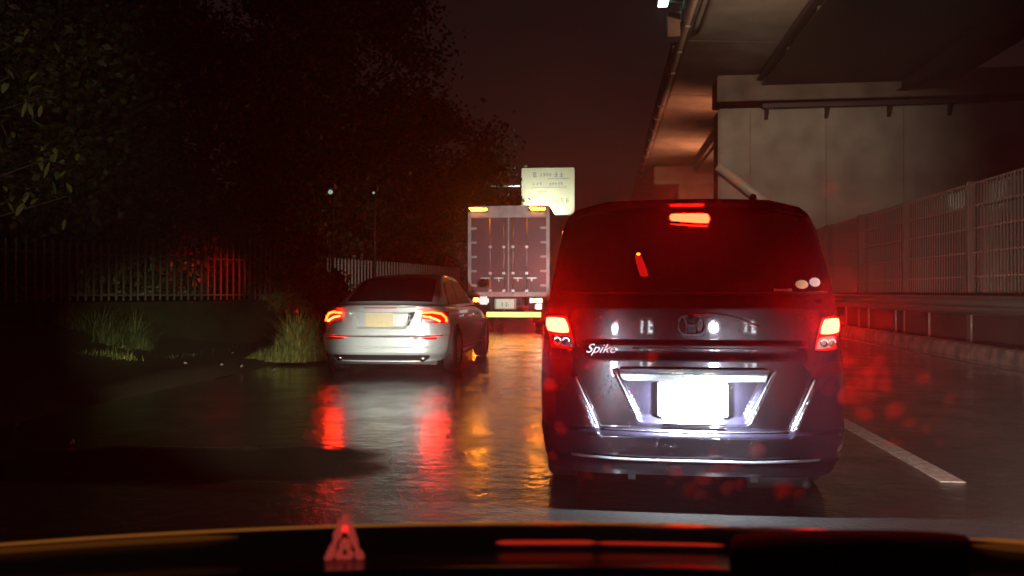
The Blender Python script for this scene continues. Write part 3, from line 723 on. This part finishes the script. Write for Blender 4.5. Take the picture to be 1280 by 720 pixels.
pb = MB().bbox((-.20, 0, .69), (.20, .01, .89), .006).obj('number_plate', 'sedan_plate', sed); pb.location = (-.03, sy(0, .78) - .02, 0)
g = MB(); glyphs(g, -.12, .14, .745, .07, 0, 4, rnd, .002); glyphs(g, -.08, .10, .845, .035, 0, 4, rnd, .002); o = g.obj('plate_lettering', mat('plate print', (.35, .30, .15), .6), sed); o.location = (-.03, sy(0, .78) - .0202, 0)
surf_tube(sy, [(-.86, .562), (-.4, .556), (.4, .556), (.86, .562)], .009, .012, 6, 12).obj('bumper_seam', 'silver_dark', sed, True)
spch([(-.72, .30), (.72, .30), (.66, .215), (-.66, .215)], 'diffuser', 'black_plastic', .006, .03, 16, 4, .04)
MB().box((-.75, .3, .14), (.75, 4.2, .24)).obj('underbody', 'black_plastic', sed)

# ------------------------------------------------------------------ the truck
tk = thing('truck', 'box truck with purple rear doors and amber marker lamps farther up the left lane', 'truck', (-2.93, 23.9, 0))
def T(mb, name, m, parent=tk, sm=False): return mb.obj(name, m, parent, sm)
x0, x1, zb, zt = -1.24, 1.24, 1.10, 3.80
T(MB().bbox((x0, .06, zb), (x1, 6.2, zt), .03), 'cargo_box', 'truck_side')
T(MB().bbox((x0 - .01, -.02, zb), (x0 + .09, .07, zt - .02), .01), 'door_frame', 'truck_frame'); T(MB().bbox((x1 - .09, -.02, zb), (x1 + .01, .07, zt - .02), .01), 'door_frame', 'truck_frame')
T(MB().bbox((x0 + .092, -.03, zt - .36), (x1 - .092, .07, zt), .02), 'header', 'truck_frame'); T(MB().bbox((x0 + .092, -.04, zb - .06), (x1 - .092, .07, zb + .08), .02), 'sill_beam', 'truck_frame')
for sgn in (-1, 1):
    d = T(MB().bbox((min(sgn * .012, sgn * 1.145), 0, zb + .085), (max(sgn * .012, sgn * 1.145), .055, zt - .365), .008), 'door', 'truck_door')
    for x in (.14, .56):
        T(MB().tube([(sgn * x, -.03, zb + .02), (sgn * x, -.03, zt - .36)], .020, 8), 'locking_bar', 'steel', d, True)
        for z in (zb + .12, 1.75, 2.55): T(MB().bbox((sgn * x - .045, -.055, z - .04), (sgn * x + .045, 0, z + .04), .008), 'bar_clamp', 'steel', d)
        T(MB().bbox((min(sgn * x, sgn * (x + .30)), -.05, 1.585), (max(sgn * x, sgn * (x + .30)), -.02, 1.62), .006).box((sgn * x + sgn * .15 - .02, -.05, 1.50), (sgn * x + sgn * .15 + .02, -.02, 1.584)), 'door_handle', 'steel', d)
    for k in range(5):
        z = zb + .28 + k * .435
        T(MB().bbox((min(sgn * .97, sgn * 1.20), -.045, z - .035), (max(sgn * .97, sgn * 1.20), -.021, z + .035), .008), 'hinge', 'truck_frame', d)
T(MB().box((-.02, -.012, zb + .09), (.02, 0.0, zt - .37)), 'door_seal', 'truck_frame')
for x, w in ((-.93, .27), (.88, .24)):
    h = T(MB().bbox((x - w - .03, -.07, zt - .17), (x + w + .03, -.031, zt - .05), .01), 'marker_lamp', 'black_plastic')
    T(MB().prism([(x - w, zt - .06), (x + w, zt - .08), (x + w, zt - .14), (x - w + .08, zt - .15)], 'y', -.085, -.071), 'lamp_lens', 'amber', h)
# underneath
T(MB().box((-.42, .0, .86), (.42, .25, 1.035)), 'chassis_beam', 'tray')
T(MB().bbox((-.42, -.10, .66), (.25, -.08, .98), .006), 'plate_bracket', 'truck_frame')
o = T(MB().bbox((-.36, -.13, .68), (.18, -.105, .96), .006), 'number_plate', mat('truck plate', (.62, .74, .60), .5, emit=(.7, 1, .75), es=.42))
gl = text_mesh('2 2-', .16, 'girder', 'plate_lettering', tk, extrude=.002); gl.location = (-.09, -.134, .80)
hb = T(MB().bbox((-.66, -.20, .40), (1.02, -.13, .60), .01), 'underride_bar', 'black_plastic')
T(MB().bbox((-.64, -.216, .43), (1.0, -.201, .57), .004), 'reflected_glow', 'bar_glow', hb)
for x in (-.5, .8): T(MB().box((x - .05, -.12, .45), (x + .05, .2, 1.03)), 'bar_stay', 'black_plastic')
h = T(MB().bbox((-1.1, -.1, .86), (-.80, -.03, 1.02), .01), 'tail_lamp', 'black_plastic'); T(MB().bbox((-1.06, -.12, .89), (-.86, -.101, .99), .01), 'lamp_lens', 'amber', h)
h = T(MB().bbox((.62, -.1, .62), (1.08, -.03, 1.02), .01), 'tail_lamp', 'black_plastic'); T(MB().bbox((.66, -.12, .85), (1.04, -.101, .99), .01), 'lamp_lens', 'white_lamp', h); T(MB().bbox((.80, -.12, .66), (1.02, -.101, .82), .01), 'lamp_lens', 'white_lamp', h)
for x in (-.95, .95):
    for dx in (-.14, .14): make_wheel(tk, x + dx, 1.6, .46, .24, 1 if x > 0 else -1)
    make_wheel(tk, x + (.1 if x > 0 else -.1), 6.6, .46, .26, 1 if x > 0 else -1)
    T(MB().box((x - .28, .75, .22), (x + .28, .77, .85)), 'mud_flap', 'rubber')
T(MB().bbox((-1.15, 6.4, .5), (1.15, 8.3, 2.75), .12), 'cab', 'truck_frame')
T(MB().bbox((-1.05, 8.28, 1.6), (1.05, 8.33, 2.5), .02), 'windscreen', 'glass_dark')
T(MB().box((-.45, .25, .75), (.45, 8.0, .98)), 'chassis', 'black_plastic')
for z in (1.5, 2.3, 3.1): T(MB().box((1.241, .3, z), (1.25, 6.0, z + .03)), 'side_rib', 'truck_frame')

# ------------------------------------------------------------------ fence on its low wall, left
FP = [at(-60, 12.2), at(37, 13), at(170, 14.7), at(300, 16.5), at(405, 18.8), at(500, 22), at(575, 27)]
fn_ = thing('paling_fence', 'upright pale metal palings on a low dark wall behind the weeds at left', 'fence', tuple(FP[3]))
def along(P, step):
    out = []; acc = 0
    for a, b in zip(P, P[1:]):
        L = (b - a).length; t = (step - acc) % step if acc else 0
        while t < L: out.append((a + (b - a) * (t / L), math.atan2((b - a).y, (b - a).x))); t += step
        acc = (L - (t - step)) % step if True else 0
    return out
org = FP[3]
palem = {}
pal = along(FP, .145)
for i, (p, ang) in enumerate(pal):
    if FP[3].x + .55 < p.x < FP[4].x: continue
    lit = p.x > FP[4].x - .2  # palings past the gap get the lighter copy, the rest the shaded one
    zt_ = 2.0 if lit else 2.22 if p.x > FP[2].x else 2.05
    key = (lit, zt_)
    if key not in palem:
        palem[key] = MB().box((-.016, -.012, 1.02), (.016, .012, zt_)).mesh('paling', 'fence_metal' if lit else 'fence_shaded')
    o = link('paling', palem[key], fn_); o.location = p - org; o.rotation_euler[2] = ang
for i, (a, b) in enumerate(zip(FP, FP[1:])):
    a2, b2 = a - org, b - org; n_ = Vector((-(b2 - a2).y, (b2 - a2).x, 0)).normalized()
    for z in (1.12, 1.85):
        MB().tube([a2 + n_ * .025 + Vector((0, 0, z)), b2 + n_ * .025 + Vector((0, 0, z))], .016, 6).obj('rail', 'fence_shaded', fn_)
    v = [a2 - n_ * .1, b2 - n_ * .1, b2 + n_ * .12, a2 + n_ * .12]
    MB().add([(p.x, p.y, 0) for p in v] + [(p.x, p.y, 1.0) for p in v], [(3, 2, 1, 0), (4, 5, 6, 7), (0, 1, 5, 4), (1, 2, 6, 5), (2, 3, 7, 6), (3, 0, 4, 7)]).obj('base_wall', 'fence_wall', fn_)

# ------------------------------------------------------------------ plants
def leaf_cloud(center, rad, count, size, r, squash=1, hollow=.45, clumps=26):
    """many small leaf faces grouped in clumps through a crown volume"""
    v = []; f = []
    cs = []
    for _ in range(clumps):
        while True:
            d = Vector((r.uniform(-1, 1), r.uniform(-1, 1), r.uniform(-1, 1)))
            if hollow < d.length < 1: break
        cs.append((Vector((d.x * rad[0], d.y * rad[1], d.z * rad[2])) + Vector(center), r.uniform(.16, .34) * max(rad)))
    for _ in range(count):
        c, cr_ = r.choice(cs)
        d = Vector((r.gauss(0, 1), r.gauss(0, 1), r.gauss(0, .75))) * cr_ * .5
        p = c + d; s = size * r.uniform(.6, 1.4)
        a = Vector((r.uniform(-1, 1), r.uniform(-1, 1), r.uniform(-.9, .3))).normalized()
        b = a.cross(Vector((r.uniform(-1, 1), r.uniform(-1, 1), r.uniform(-1, 1)))).normalized() * s * .33
        k = len(v); v += [p - a * s * .5, p + b, p + a * s * .5, p - b]; f.append((k, k + 1, k + 2, k + 3))
    return MB().add(v, f)
def mesh_raw(mb, name, m, parent=None):
    me = bpy.data.meshes.new(name); me.from_pydata([tuple(x) for x in mb.v], [], mb.f); me.materials.append(M[m]); me.update()
    return link(name, me, parent)
def tree(loc, h, rad, label, count, size, seed, m='leaf', zc=None, cl=30):
    r = random.Random(seed)
    t = thing('tree', label, 'tree', loc)
    zc = zc or h - rad[2] * .9
    tr = MB().tube([(0, 0, -.1), (.1, .05, zc * .5), (.0, .1, zc), (.1, .1, zc + rad[2] * .6)], [.26, .2, .14, .04], 10)
    tr.obj('trunk', 'bark', t, True)
    lm = MB()
    for k in range(9):
        a = r.uniform(0, 6.28); z = zc * r.uniform(.55, 1.1)
        e = Vector((math.cos(a) * rad[0] * .75, math.sin(a) * rad[1] * .75, z + rad[2] * r.uniform(.1, .6)))
        lm = MB().tube([(0.05, .05, z * .9), e * .5 + Vector((0, 0, z * .5)), e], [.09, .06, .02], 6); lm.obj('limb', 'bark', t, True)
    o = mesh_raw(leaf_cloud((0, 0, zc), rad, count * 2, size * .66, r, clumps=cl), 'crown', m, t); o['kind'] = 'stuff'
    return t
c = at(250, 21); tree((c.x, c.y, 0), 11, (4.6, 3.6, 4.6), 'huge dark tree filling the upper left behind the palings', 22000, .24, 1, zc=6.3, cl=60)
for (px, D, w, sd) in ((-120, 17, 3.2, 41), (60, 18.5, 3.2, 42), (200, 20, 3.2, 43), (330, 22, 3.2, 44), (440, 27, 3.4, 45), (540, 33, 3.4, 46)) :
    c = at(px, D); rr_ = random.Random(sd); t = thing('hedge_shrub', {41: 'dense dark shrub at the far left edge behind the palings', 42: 'dense dark shrub second from the left behind the palings', 43: 'dense dark shrub behind the palings left of the red lit stretch', 44: 'dense dark shrub behind the red lit stretch of palings', 45: 'dense dark shrub behind the pale palings by the silver sedan', 46: 'dense dark shrub between the silver sedan and the truck'}[sd], 'shrub', (c.x, c.y, 0))
    mesh_raw(leaf_cloud((0, 0, 1.9), (w, 1.3, 2.0), 12000, .17, rr_, clumps=34), 'foliage', 'leaf', t)['kind'] = 'stuff'
    MB().tube([(0, 0, 0), (.1, 0, 1.2), (.3, 0, 2.4)], [.12, .09, .04], 8).obj('stem', 'bark', t, True)
c = at(90, 17); tree((c.x, c.y, 0), 10, (3.6, 2.8, 4.3), 'dark leafy tree at the far left behind the palings', 15000, .22, 2, zc=5.6, cl=44)
c = at(420, 26); tree((c.x, c.y, 0), 13, (3.0, 3.0, 5.4), 'tall dark tree whose right edge stands against the sky', 16000, .26, 3, zc=7.3, cl=44)
c = at(540, 42); tree((c.x, c.y, 0), 11.5, (4.2, 4, 4.4), 'lower rounded dark tree behind the truck', 14000, .34, 4, 'leaf_far', zc=6.6, cl=40)
c = at(590, 62); tree((c.x, c.y, 0), 10.5, (5.2, 4, 4.0), 'distant low tree right of the rounded one', 9000, .45, 5, 'leaf_far', zc=5.4, cl=36)
c = at(400, 34); tree((c.x, c.y, 0), 9, (3.8, 3, 3.6), 'dark bushy tree low behind the silver sedan', 10000, .28, 6, 'leaf_far', zc=4.2, cl=36)

c = at(385, 17.2); t = thing('hedge_shrub', 'dark upright shrub filling the gap between the two stretches of palings', 'shrub', (c.x, c.y, 0))
mesh_raw(leaf_cloud((0, 0, 1.1), (.75, .6, 1.25), 3500, .16, random.Random(50), clumps=22), 'foliage', 'leaf', t)['kind'] = 'stuff'
MB().tube([(0, 0, 0), (.05, 0, 1.2)], [.06, .03], 8).obj('stem', 'bark', t, True)
# overhanging branch with large pointed leaves, top left
bt = at(-90, 9.0)
bg_ = thing('overhanging_branch', 'leafy branches with large pointed leaves reaching in at the left edge', 'branch', (bt.x, bt.y, 0))
MB().tube([(0, 0, 0), (.1, 0, 2), (.0, .1, 5)], [.16, .13, .08], 10).obj('stem', 'bark', bg_, True)
r = random.Random(11)
def big_leaf(mb, p, d, L, w, droop):
    d = d.normalized(); s = d.cross(Vector((0, 0, 1))).normalized(); n0 = len(mb.v); V_ = []; 
    for k in range(5):
        t = k / 4; ww = w * math.sin(math.pi * (t * .85 + .08)); q = p + d * L * t + Vector((0, 0, -droop * L * t * t))
        V_ += [q - s * ww + Vector((0, 0, .15 * ww)), q, q + s * ww + Vector((0, 0, .15 * ww))]
    fs = []
    for k in range(4):
        for j in range(2): a = k * 3 + j; fs.append((a, a + 1, a + 4, a + 3))
    mb.add(V_, fs)
for (px, py, n) in ((22, 52, 7), (48, 122, 9), (62, 198, 10), (20, 245, 9), (5, 150, 6), (12, 95, 5), (85, 245, 3)):
    c = at(px, 9.0 + r.uniform(-.4, .4), py) - Vector((bt.x, bt.y, 0))
    MB().tube([(0, 0, c.z - .9), Vector((c.x * .5, c.y * .5, c.z - .25)), c], [.02, .012, .005], 6).obj('twig', 'bark', bg_, True)
    for k in range(n * 2):
        mb = MB(); d = Vector((r.uniform(-.6, 1), r.uniform(-.9, .5), r.uniform(-.9, .7)))
        big_leaf(mb, c + Vector((r.gauss(0, .12), r.uniform(-.1, .1), r.gauss(0, .09))), d, r.uniform(.10, .19), r.uniform(.020, .032), .2)
        mb.obj('leaf', 'leaf_near', bg_, True)

def blades(n, fx, h, w, r, lean=.6):
    mb = MB(); v = []; f = []
    for _ in range(n):
        p, hh = fx(r); hh *= h * r.choice((.5, .7, .8, .9, 1.15)) * r.uniform(.8, 1.1); a = r.uniform(0, 6.28); d = Vector((math.cos(a), math.sin(a), 0)); s = d.cross(Vector((0, 0, 1))) * w
        l = lean * hh * r.uniform(.2, 1.3); k = len(v)
        v += [p - s, p + s, p + d * l * .35 + Vector((0, 0, hh * .6)) + s * .7, p + d * l * .35 + Vector((0, 0, hh * .6)) - s * .7, p + d * l + Vector((0, 0, hh * r.uniform(.85, 1)))]
        f += [(k, k + 1, k + 2, k + 3), (k + 3, k + 2, k + 4)]
    return mb.add(v, f)
def clump(px, D, w, dp, h, n, label, seed, m='grass', bw=.011, cat='grass clump', name='grass_clump'):
    c = at(px, D); r = random.Random(seed)
    cores = [(r.uniform(-1, 1), r.uniform(-1, 1), r.uniform(.55, 1)) for _ in range(9)]
    def fx(r):
        cx, cy, ch = r.choice(cores); x = cx * w * .75 + r.gauss(0, .16 * w); y = cy * dp * .7 + r.gauss(0, .2 * dp)
        q = max(.15, 1 - (x / w) ** 2 * .7); return Vector((x, y, .03)), ch * q
    o = mesh_raw(blades(n, fx, h, bw, r), name, m); o.location = (c.x, c.y, .02); o.rotation_euler[2] = TH
    return tag(o, label, cat)
clump(374, 13.0, .42, .3, .80, 2000, 'tall yellow-green grass clump leaning against the silver sedan side', 21)
clump(338, 12.9, .5, .25, .28, 1300, 'low pale weed tongue trailing left of the tall grass clump', 22)
clump(397, 14.2, .3, .3, .85, 600, 'reddish lit grass tuft just left of the sedan tail lamp', 23)
clump(112, 13.6, .85, .45, .85, 4200, 'rounded dark green weed bush below the left palings', 24, 'bush', .014)
clump(174, 13.8, .34, .3, .75, 1800, 'small upright weed bush at the right end of the left bush', 25, 'bush', .014)
clump(60, 12.2, .5, .3, .34, 1200, 'short weeds in front of the left bush', 26, 'bush', .010)
clump(120, 12.3, .9, .3, .26, 1500, 'thin low grass along the road edge before the left bush', 27)
clump(270, 18.5, .9, .4, .5, 2200, 'pale weed strip in the middle distance under the palings', 28, 'bush', .014)
clump(360, 20, 1.2, .4, .5, 2200, 'weed strip at the foot of the palings behind the tall grass', 29, 'bush', .014)
r = random.Random(5); gx = lambda r: (Vector((r.uniform(-12, -7), r.uniform(12, 26), .06)), r.uniform(.2, .8))
o = mesh_raw(blades(5000, gx, .14, .008, r), 'rough_grass', 'bush'); o['kind'] = 'stuff'
# scraps of litter and wet leaves that glint on the verge
for i, (px, py) in enumerate(((230, 428), (282, 401), (298, 418), (277, 424), (276, 430), (348, 420), (290, 448), (302, 465), (277, 463), (232, 461), (342, 465), (330, 455), (90, 557), (20, 536))):
    D = EYE * F / (py - 365); c = at(px, D); s = .028 * D / 12 * r.uniform(.8, 1.6) if py < 500 else .02
    mb = MB().add([(-s, -s * .5, .012), (s * .8, -s * .7, .02), (s, s * .5, .045), (-s * .6, s * .8, .03), (0, 0, .05)], [(0, 1, 4), (1, 2, 4), (2, 3, 4), (3, 0, 4)])
    o = mb.obj('litter_scrap', 'scrap'); o.location = (c.x, c.y, .06 if c.x < -5.25 else .0); o.rotation_euler[2] = r.uniform(0, 6)
    tag(o, 'tiny pale scrap of litter glinting on the dark wet ground at left', 'litter', 'litter scraps on the left ground')
# overhead wire
a = at(488, 45, 128); b = at(535, 45, 150); dd = (b - a)
o = MB().tube([a - dd * 1.5 + Vector((0, 0, .3)), a, b, b + dd * 2 - Vector((0, 0, 0))], .03, 6).obj('overhead_wire', 'pipe'); tag(o, 'short stretch of overhead wire slanting down past the dark trees', 'wire')

# ------------------------------------------------------------------ the car we sit in
own = thing('own_car', 'dark dashboard of the car we look out of with glowing amber and red lines painted for reflections', 'car interior', (0.0, .0, 0))
def arc_y(px):            # photograph row of the dashboard edge
    return 655 + ((px - 690) / 690) ** 2 * (27 if px < 690 else 34)
def dash_pt(px, row, D): return at(px, D, row)
rows = []
pxs = [-500 + 40 * k for k in range(58)]
for (dr, D) in ((-1.5, 1.00), (3, .955), (30, .92), (48, .88), (54, .84), (90, .80), (160, .70), (300, .62)):
    rows.append([dash_pt(px, arc_y(px) + dr, D) for px in pxs])
mb = MB(); back = [[p + Vector((0, .0, -.30)) for p in rows[0]]]
mb.loft(back + rows[:5], False, False); autosmooth(mb.obj('dashboard_top', 'dash_gloss', own), 60)
autosmooth(MB().loft([[p for p in rows[4]]] + rows[5:], False, False).obj('dashboard_pad', 'dash', own), 60)
def edge(px0, px1, dr, D, rr, m, name, n=30):
    P = [at(px0 + (px1 - px0) * k / n, D, arc_y(px0 + (px1 - px0) * k / n) + dr) for k in range(n + 1)]
    e = [rr * (min(1, .25 + k / 3, .25 + (n - k) / 3)) for k in range(n + 1)]
    return MB().tube(P, e, 6).obj(name, m, own, True)
edge(-400, 912, 0, .985, .0026, 'strip', 'reflected_glow', 60); edge(1212, 1700, 0, .985, .0042, 'strip', 'reflected_glow', 30)  # glowing tubes stand in for the orange reflection along the edge
edge(-400, 300, 8, .95, .0050, 'reflection_dim', 'reflected_glow_dim', 30)
edge(1215, 1700, 8, .95, .0060, 'reflection_dim', 'reflected_glow_dim', 30)
edge(620, 745, 23, .915, .0024, 'reflection_red', 'reflected_red_line'); edge(745, 905, 23.5, .915, .0016, 'reflection_red', 'reflected_red_line'); edge(955, 1035, 28, .915, .0024, 'reflection_red', 'reflected_red_line')  # thin red reflections, built as glowing tubes
# reflection of the hazard button, built as a glowing triangle
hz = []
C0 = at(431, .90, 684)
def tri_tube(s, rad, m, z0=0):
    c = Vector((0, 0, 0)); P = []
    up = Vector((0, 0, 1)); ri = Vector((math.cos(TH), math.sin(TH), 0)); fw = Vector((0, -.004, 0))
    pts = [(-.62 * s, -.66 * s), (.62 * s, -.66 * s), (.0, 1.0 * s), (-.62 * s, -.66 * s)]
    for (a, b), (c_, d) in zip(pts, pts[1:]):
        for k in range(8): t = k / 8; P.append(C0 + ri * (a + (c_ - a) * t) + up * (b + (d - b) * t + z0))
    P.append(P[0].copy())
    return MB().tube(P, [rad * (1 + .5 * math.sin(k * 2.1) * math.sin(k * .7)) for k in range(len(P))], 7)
tri_tube(.036, .0042, 'hazard').obj('hazard_reflection', 'hazard', own, True)
tri_tube(.013, .0034, 'hazard', -.004).obj('hazard_reflection', 'hazard', own, True)
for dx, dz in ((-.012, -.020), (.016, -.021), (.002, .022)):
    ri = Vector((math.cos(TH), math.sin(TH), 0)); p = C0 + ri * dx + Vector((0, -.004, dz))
    MB().tube([p - ri * .003, p + ri * .003], [.0038, .0038], 8).obj('hazard_hot_spot', 'hazard_hot', own, True)
# dark hump on the right that breaks the amber line
h_ = []
for k in range(13):
    a = math.pi * k / 12; h_.append((a, 1062 - 150 * math.cos(a), 674 - 12 * math.sin(a) ** .7))
rg = []
for (D, dz) in ((.975, 0), (.94, .0), (.84, 0), (.80, -.03)):
    rg.append([at(px, D, row + (0 if D > .9 else 18)) + Vector((0, 0, dz)) for _, px, row in h_] )
autosmooth(MB().loft(rg, False, False).obj('instrument_hood', 'dash', own), 60)
# bonnet and headlamps, below the line of sight
bon = []
for (y, z, w) in ((1.0, .78, .72), (1.2, .70, .72), (1.45, .62, .70), (1.58, .50, .66), (1.62, .30, .66)):
    bon.append([(.38 + w * (2 * k / 16 - 1), y, z - .05 * (2 * k / 16 - 1) ** 2) for k in range(17)])
autosmooth(MB().loft(bon, False, False).obj('bonnet', 'van_paint', own), 50)
HL, HR = (-.24, 1.72, .53), (1.0, 1.72, .53)
for sx in (-.24, 1.0):
    hd = MB().bbox((sx - .10, 1.50, .46), (sx + .10, 1.63, .60), .03).obj('headlamp', 'clear_lens', own)
    rl = MB().bbox((sx + .36, 1.60, .45), (sx + .54, 1.63, .61), .01).obj('added_glint_lamp', 'black_plastic', own)  # added lamp, placed so its dots mirror in the van's paint
    for dx in (.40, .49):
        for dz in (.47, .50, .53, .56): MB().bbox((sx + dx - .012, 1.632, dz), (sx + dx + .012 + (.03 if dz in (.47, .53) and dx > .45 else 0), 1.64, dz + .018), .003).obj('lamp_lens', 'glint_led', rl)
    lamp('SPOT', own, (sx, 1.72, .53), 120, (.84, .89, 1), .05, target=(sx * .8 + .05, 4.6, .30), spot=36, blend=1)
# added spots at the headlamps, each aimed to brighten sedan, weeds, truck
lamp('SPOT', own, HL, 9800, (1, .99, .90), .05, target=(-2.95, 10.9, .40), spot=11.5, blend=1)
lamp('SPOT', own, HL, 3600, (1, 1, .58), .05, target=(-7.9, 13.3, .12), spot=15, blend=1)
lamp('SPOT', own, HL, 7500, (1, .80, .78), .05, target=(-3.0, 24, 2.4), spot=11, blend=.6)
lamp('SPOT', own, HL, 700, (1, 1, .70), .05, target=(-6.1, 8.3, 2.9), spot=22, blend=1)
lamp('SPOT', own, HL, 2600, (1, 1, .55), .05, target=(-5.45, 12.8, .45), spot=7.5, blend=1)
lamp('SPOT', own, HR, 2100, (1, .78, .68), .05, target=(6.8, 16, 1.6), spot=50, blend=1)

# windscreen of our car with rain drops on it
glm = bpy.data.materials.new('windscreen glass'); glm.use_nodes = True
n = glm.node_tree.nodes; n.remove(n['Principled BSDF']); ab = n.new('ShaderNodeVolumeScatter')     # a film of rain and grime that spreads light forwards
ab.inputs['Color'].default_value = (.95, .95, .95, 1); ab.inputs['Density'].default_value = 8; ab.inputs['Anisotropy'].default_value = .94
glm.node_tree.links.new(ab.outputs[0], n['Material Output'].inputs['Volume'])
def screen_pt(u, v):      # u metres to the right, v 0 (foot) .. 1 (top)
    return Vector((u, 1.02 - .52 * v - .10 * u * u, .86 + .72 * v))
g = MB(); vs = []
for t in (0, .005):
    for j in range(9):
        for i in range(17): vs.append(screen_pt(-1.0 + 2.3 * i / 16, j / 8) + Vector((0, t, 0)))
fs = []
for j in range(8):
    for i in range(16): a = j * 17 + i; fs += [(a, a + 1, a + 18, a + 17), (153 + a, 153 + a + 17, 153 + a + 18, 153 + a + 1)]
rim = list(range(17)) + [j * 17 + 16 for j in range(1, 9)] + [8 * 17 + i for i in range(15, -1, -1)] + [j * 17 for j in range(7, 0, -1)]
for a, b in zip(rim, rim[1:] + rim[:1]): fs.append((a, 153 + a, 153 + b, b))
g.add(vs, fs).obj('windscreen', glm, own)
wm = bpy.data.materials.new('water'); wm.use_nodes = True
n = wm.node_tree.nodes; n.remove(n['Principled BSDF']); gb = n.new('ShaderNodeVolumeScatter'); gb.inputs['Density'].default_value = 38; gb.inputs['Anisotropy'].default_value = .90
gb.inputs['Color'].default_value = (.97, .97, .97, 1)
wm.node_tree.links.new(gb.outputs[0], n['Material Output'].inputs['Volume'])
r = random.Random(17); dm = MB()
def drop(px, py, rad):
    # where the sight line crosses the screen
    d = at(px, 1.0, py) - Vector((0, 0, EYE)); best = None
    for k in range(400):
        t = .3 + k * .003; p = Vector((0, 0, EYE)) + d * t; v = (p.z - .86) / .72; q = screen_pt(p.x, v)
        if p.y > q.y: best = p; break
    if best is None: return
    nrm = Vector((0, .81, .58)).normalized(); a = Vector((1, 0, 0)); b = nrm.cross(a)
    el = r.uniform(.8, 1.7); ph = r.uniform(0, 6); am = r.uniform(.05, .28); wob = [1 + am * math.sin(2 * math.pi * j / 12 * r.choice((2, 3)) + ph) for j in range(12)]
    rings = []
    for k in range(5):
        th = math.pi / 2 * k / 4; rr = rad * math.cos(th) + 1e-5; hh = rad * .40 * math.sin(th)
        rings.append([best + (a * math.cos(2 * math.pi * j / 12) * rr + b * math.sin(2 * math.pi * j / 12) * rr * el) * wob[j] + nrm * (.006 + hh) for j in range(12)])
    dm.loft(rings, True, True)
for (px, py, q) in ((1086, 478, 9), (1108, 486, 6), (1072, 500, 7), (1120, 520, 8), (1140, 535, 6), (1160, 542, 5), (1064, 458, 6), (1100, 458, 5), (1178, 560, 4),
                    (686, 486, 6), (662, 548, 8), (700, 540, 5), (690, 575, 5), (668, 500, 4), (735, 600, 5), (980, 618, 8), (1000, 622, 6), (845, 596, 7), (880, 604, 8), (905, 590, 6), (862, 618, 6), (925, 612, 5), (832, 582, 4),
                    (1040, 240, 5), (1110, 470, 4), (760, 590, 4), (815, 452, 5), (905, 548, 5), (540, 545, 6), (410, 610, 5), (600, 590, 4), (770, 470, 4)):
    drop(px, py, q * .00145)
for _ in range(26): drop(r.uniform(380, 1240), r.uniform(380, 640), r.uniform(.001, .003))
for _ in range(16): drop(r.gauss(1110, 40), r.gauss(500, 30), r.choice((.002, .004, .007, .011)))
for _ in range(12): drop(r.gauss(870, 40), r.gauss(600, 20), r.choice((.003, .006, .010)))
o = dm.obj('water_drops', wm, own, True); o['kind'] = 'stuff'

# ------------------------------------------------------------------ rain haze in the air
hzm = bpy.data.materials.new('rain haze'); hzm.use_nodes = True
n = hzm.node_tree.nodes; n.remove(n['Principled BSDF']); pv = n.new('ShaderNodeVolumePrincipled')
pv.inputs['Color'].default_value = (.85, .85, .88, 1); pv.inputs['Density'].default_value = .0042; pv.inputs['Anisotropy'].default_value = .5
hzm.node_tree.links.new(pv.outputs[0], n['Material Output'].inputs['Volume'])
o = MB().box((-60, -8, -1.2), (60, 150, 24)).obj('haze', hzm); tag(o, kind='stuff')
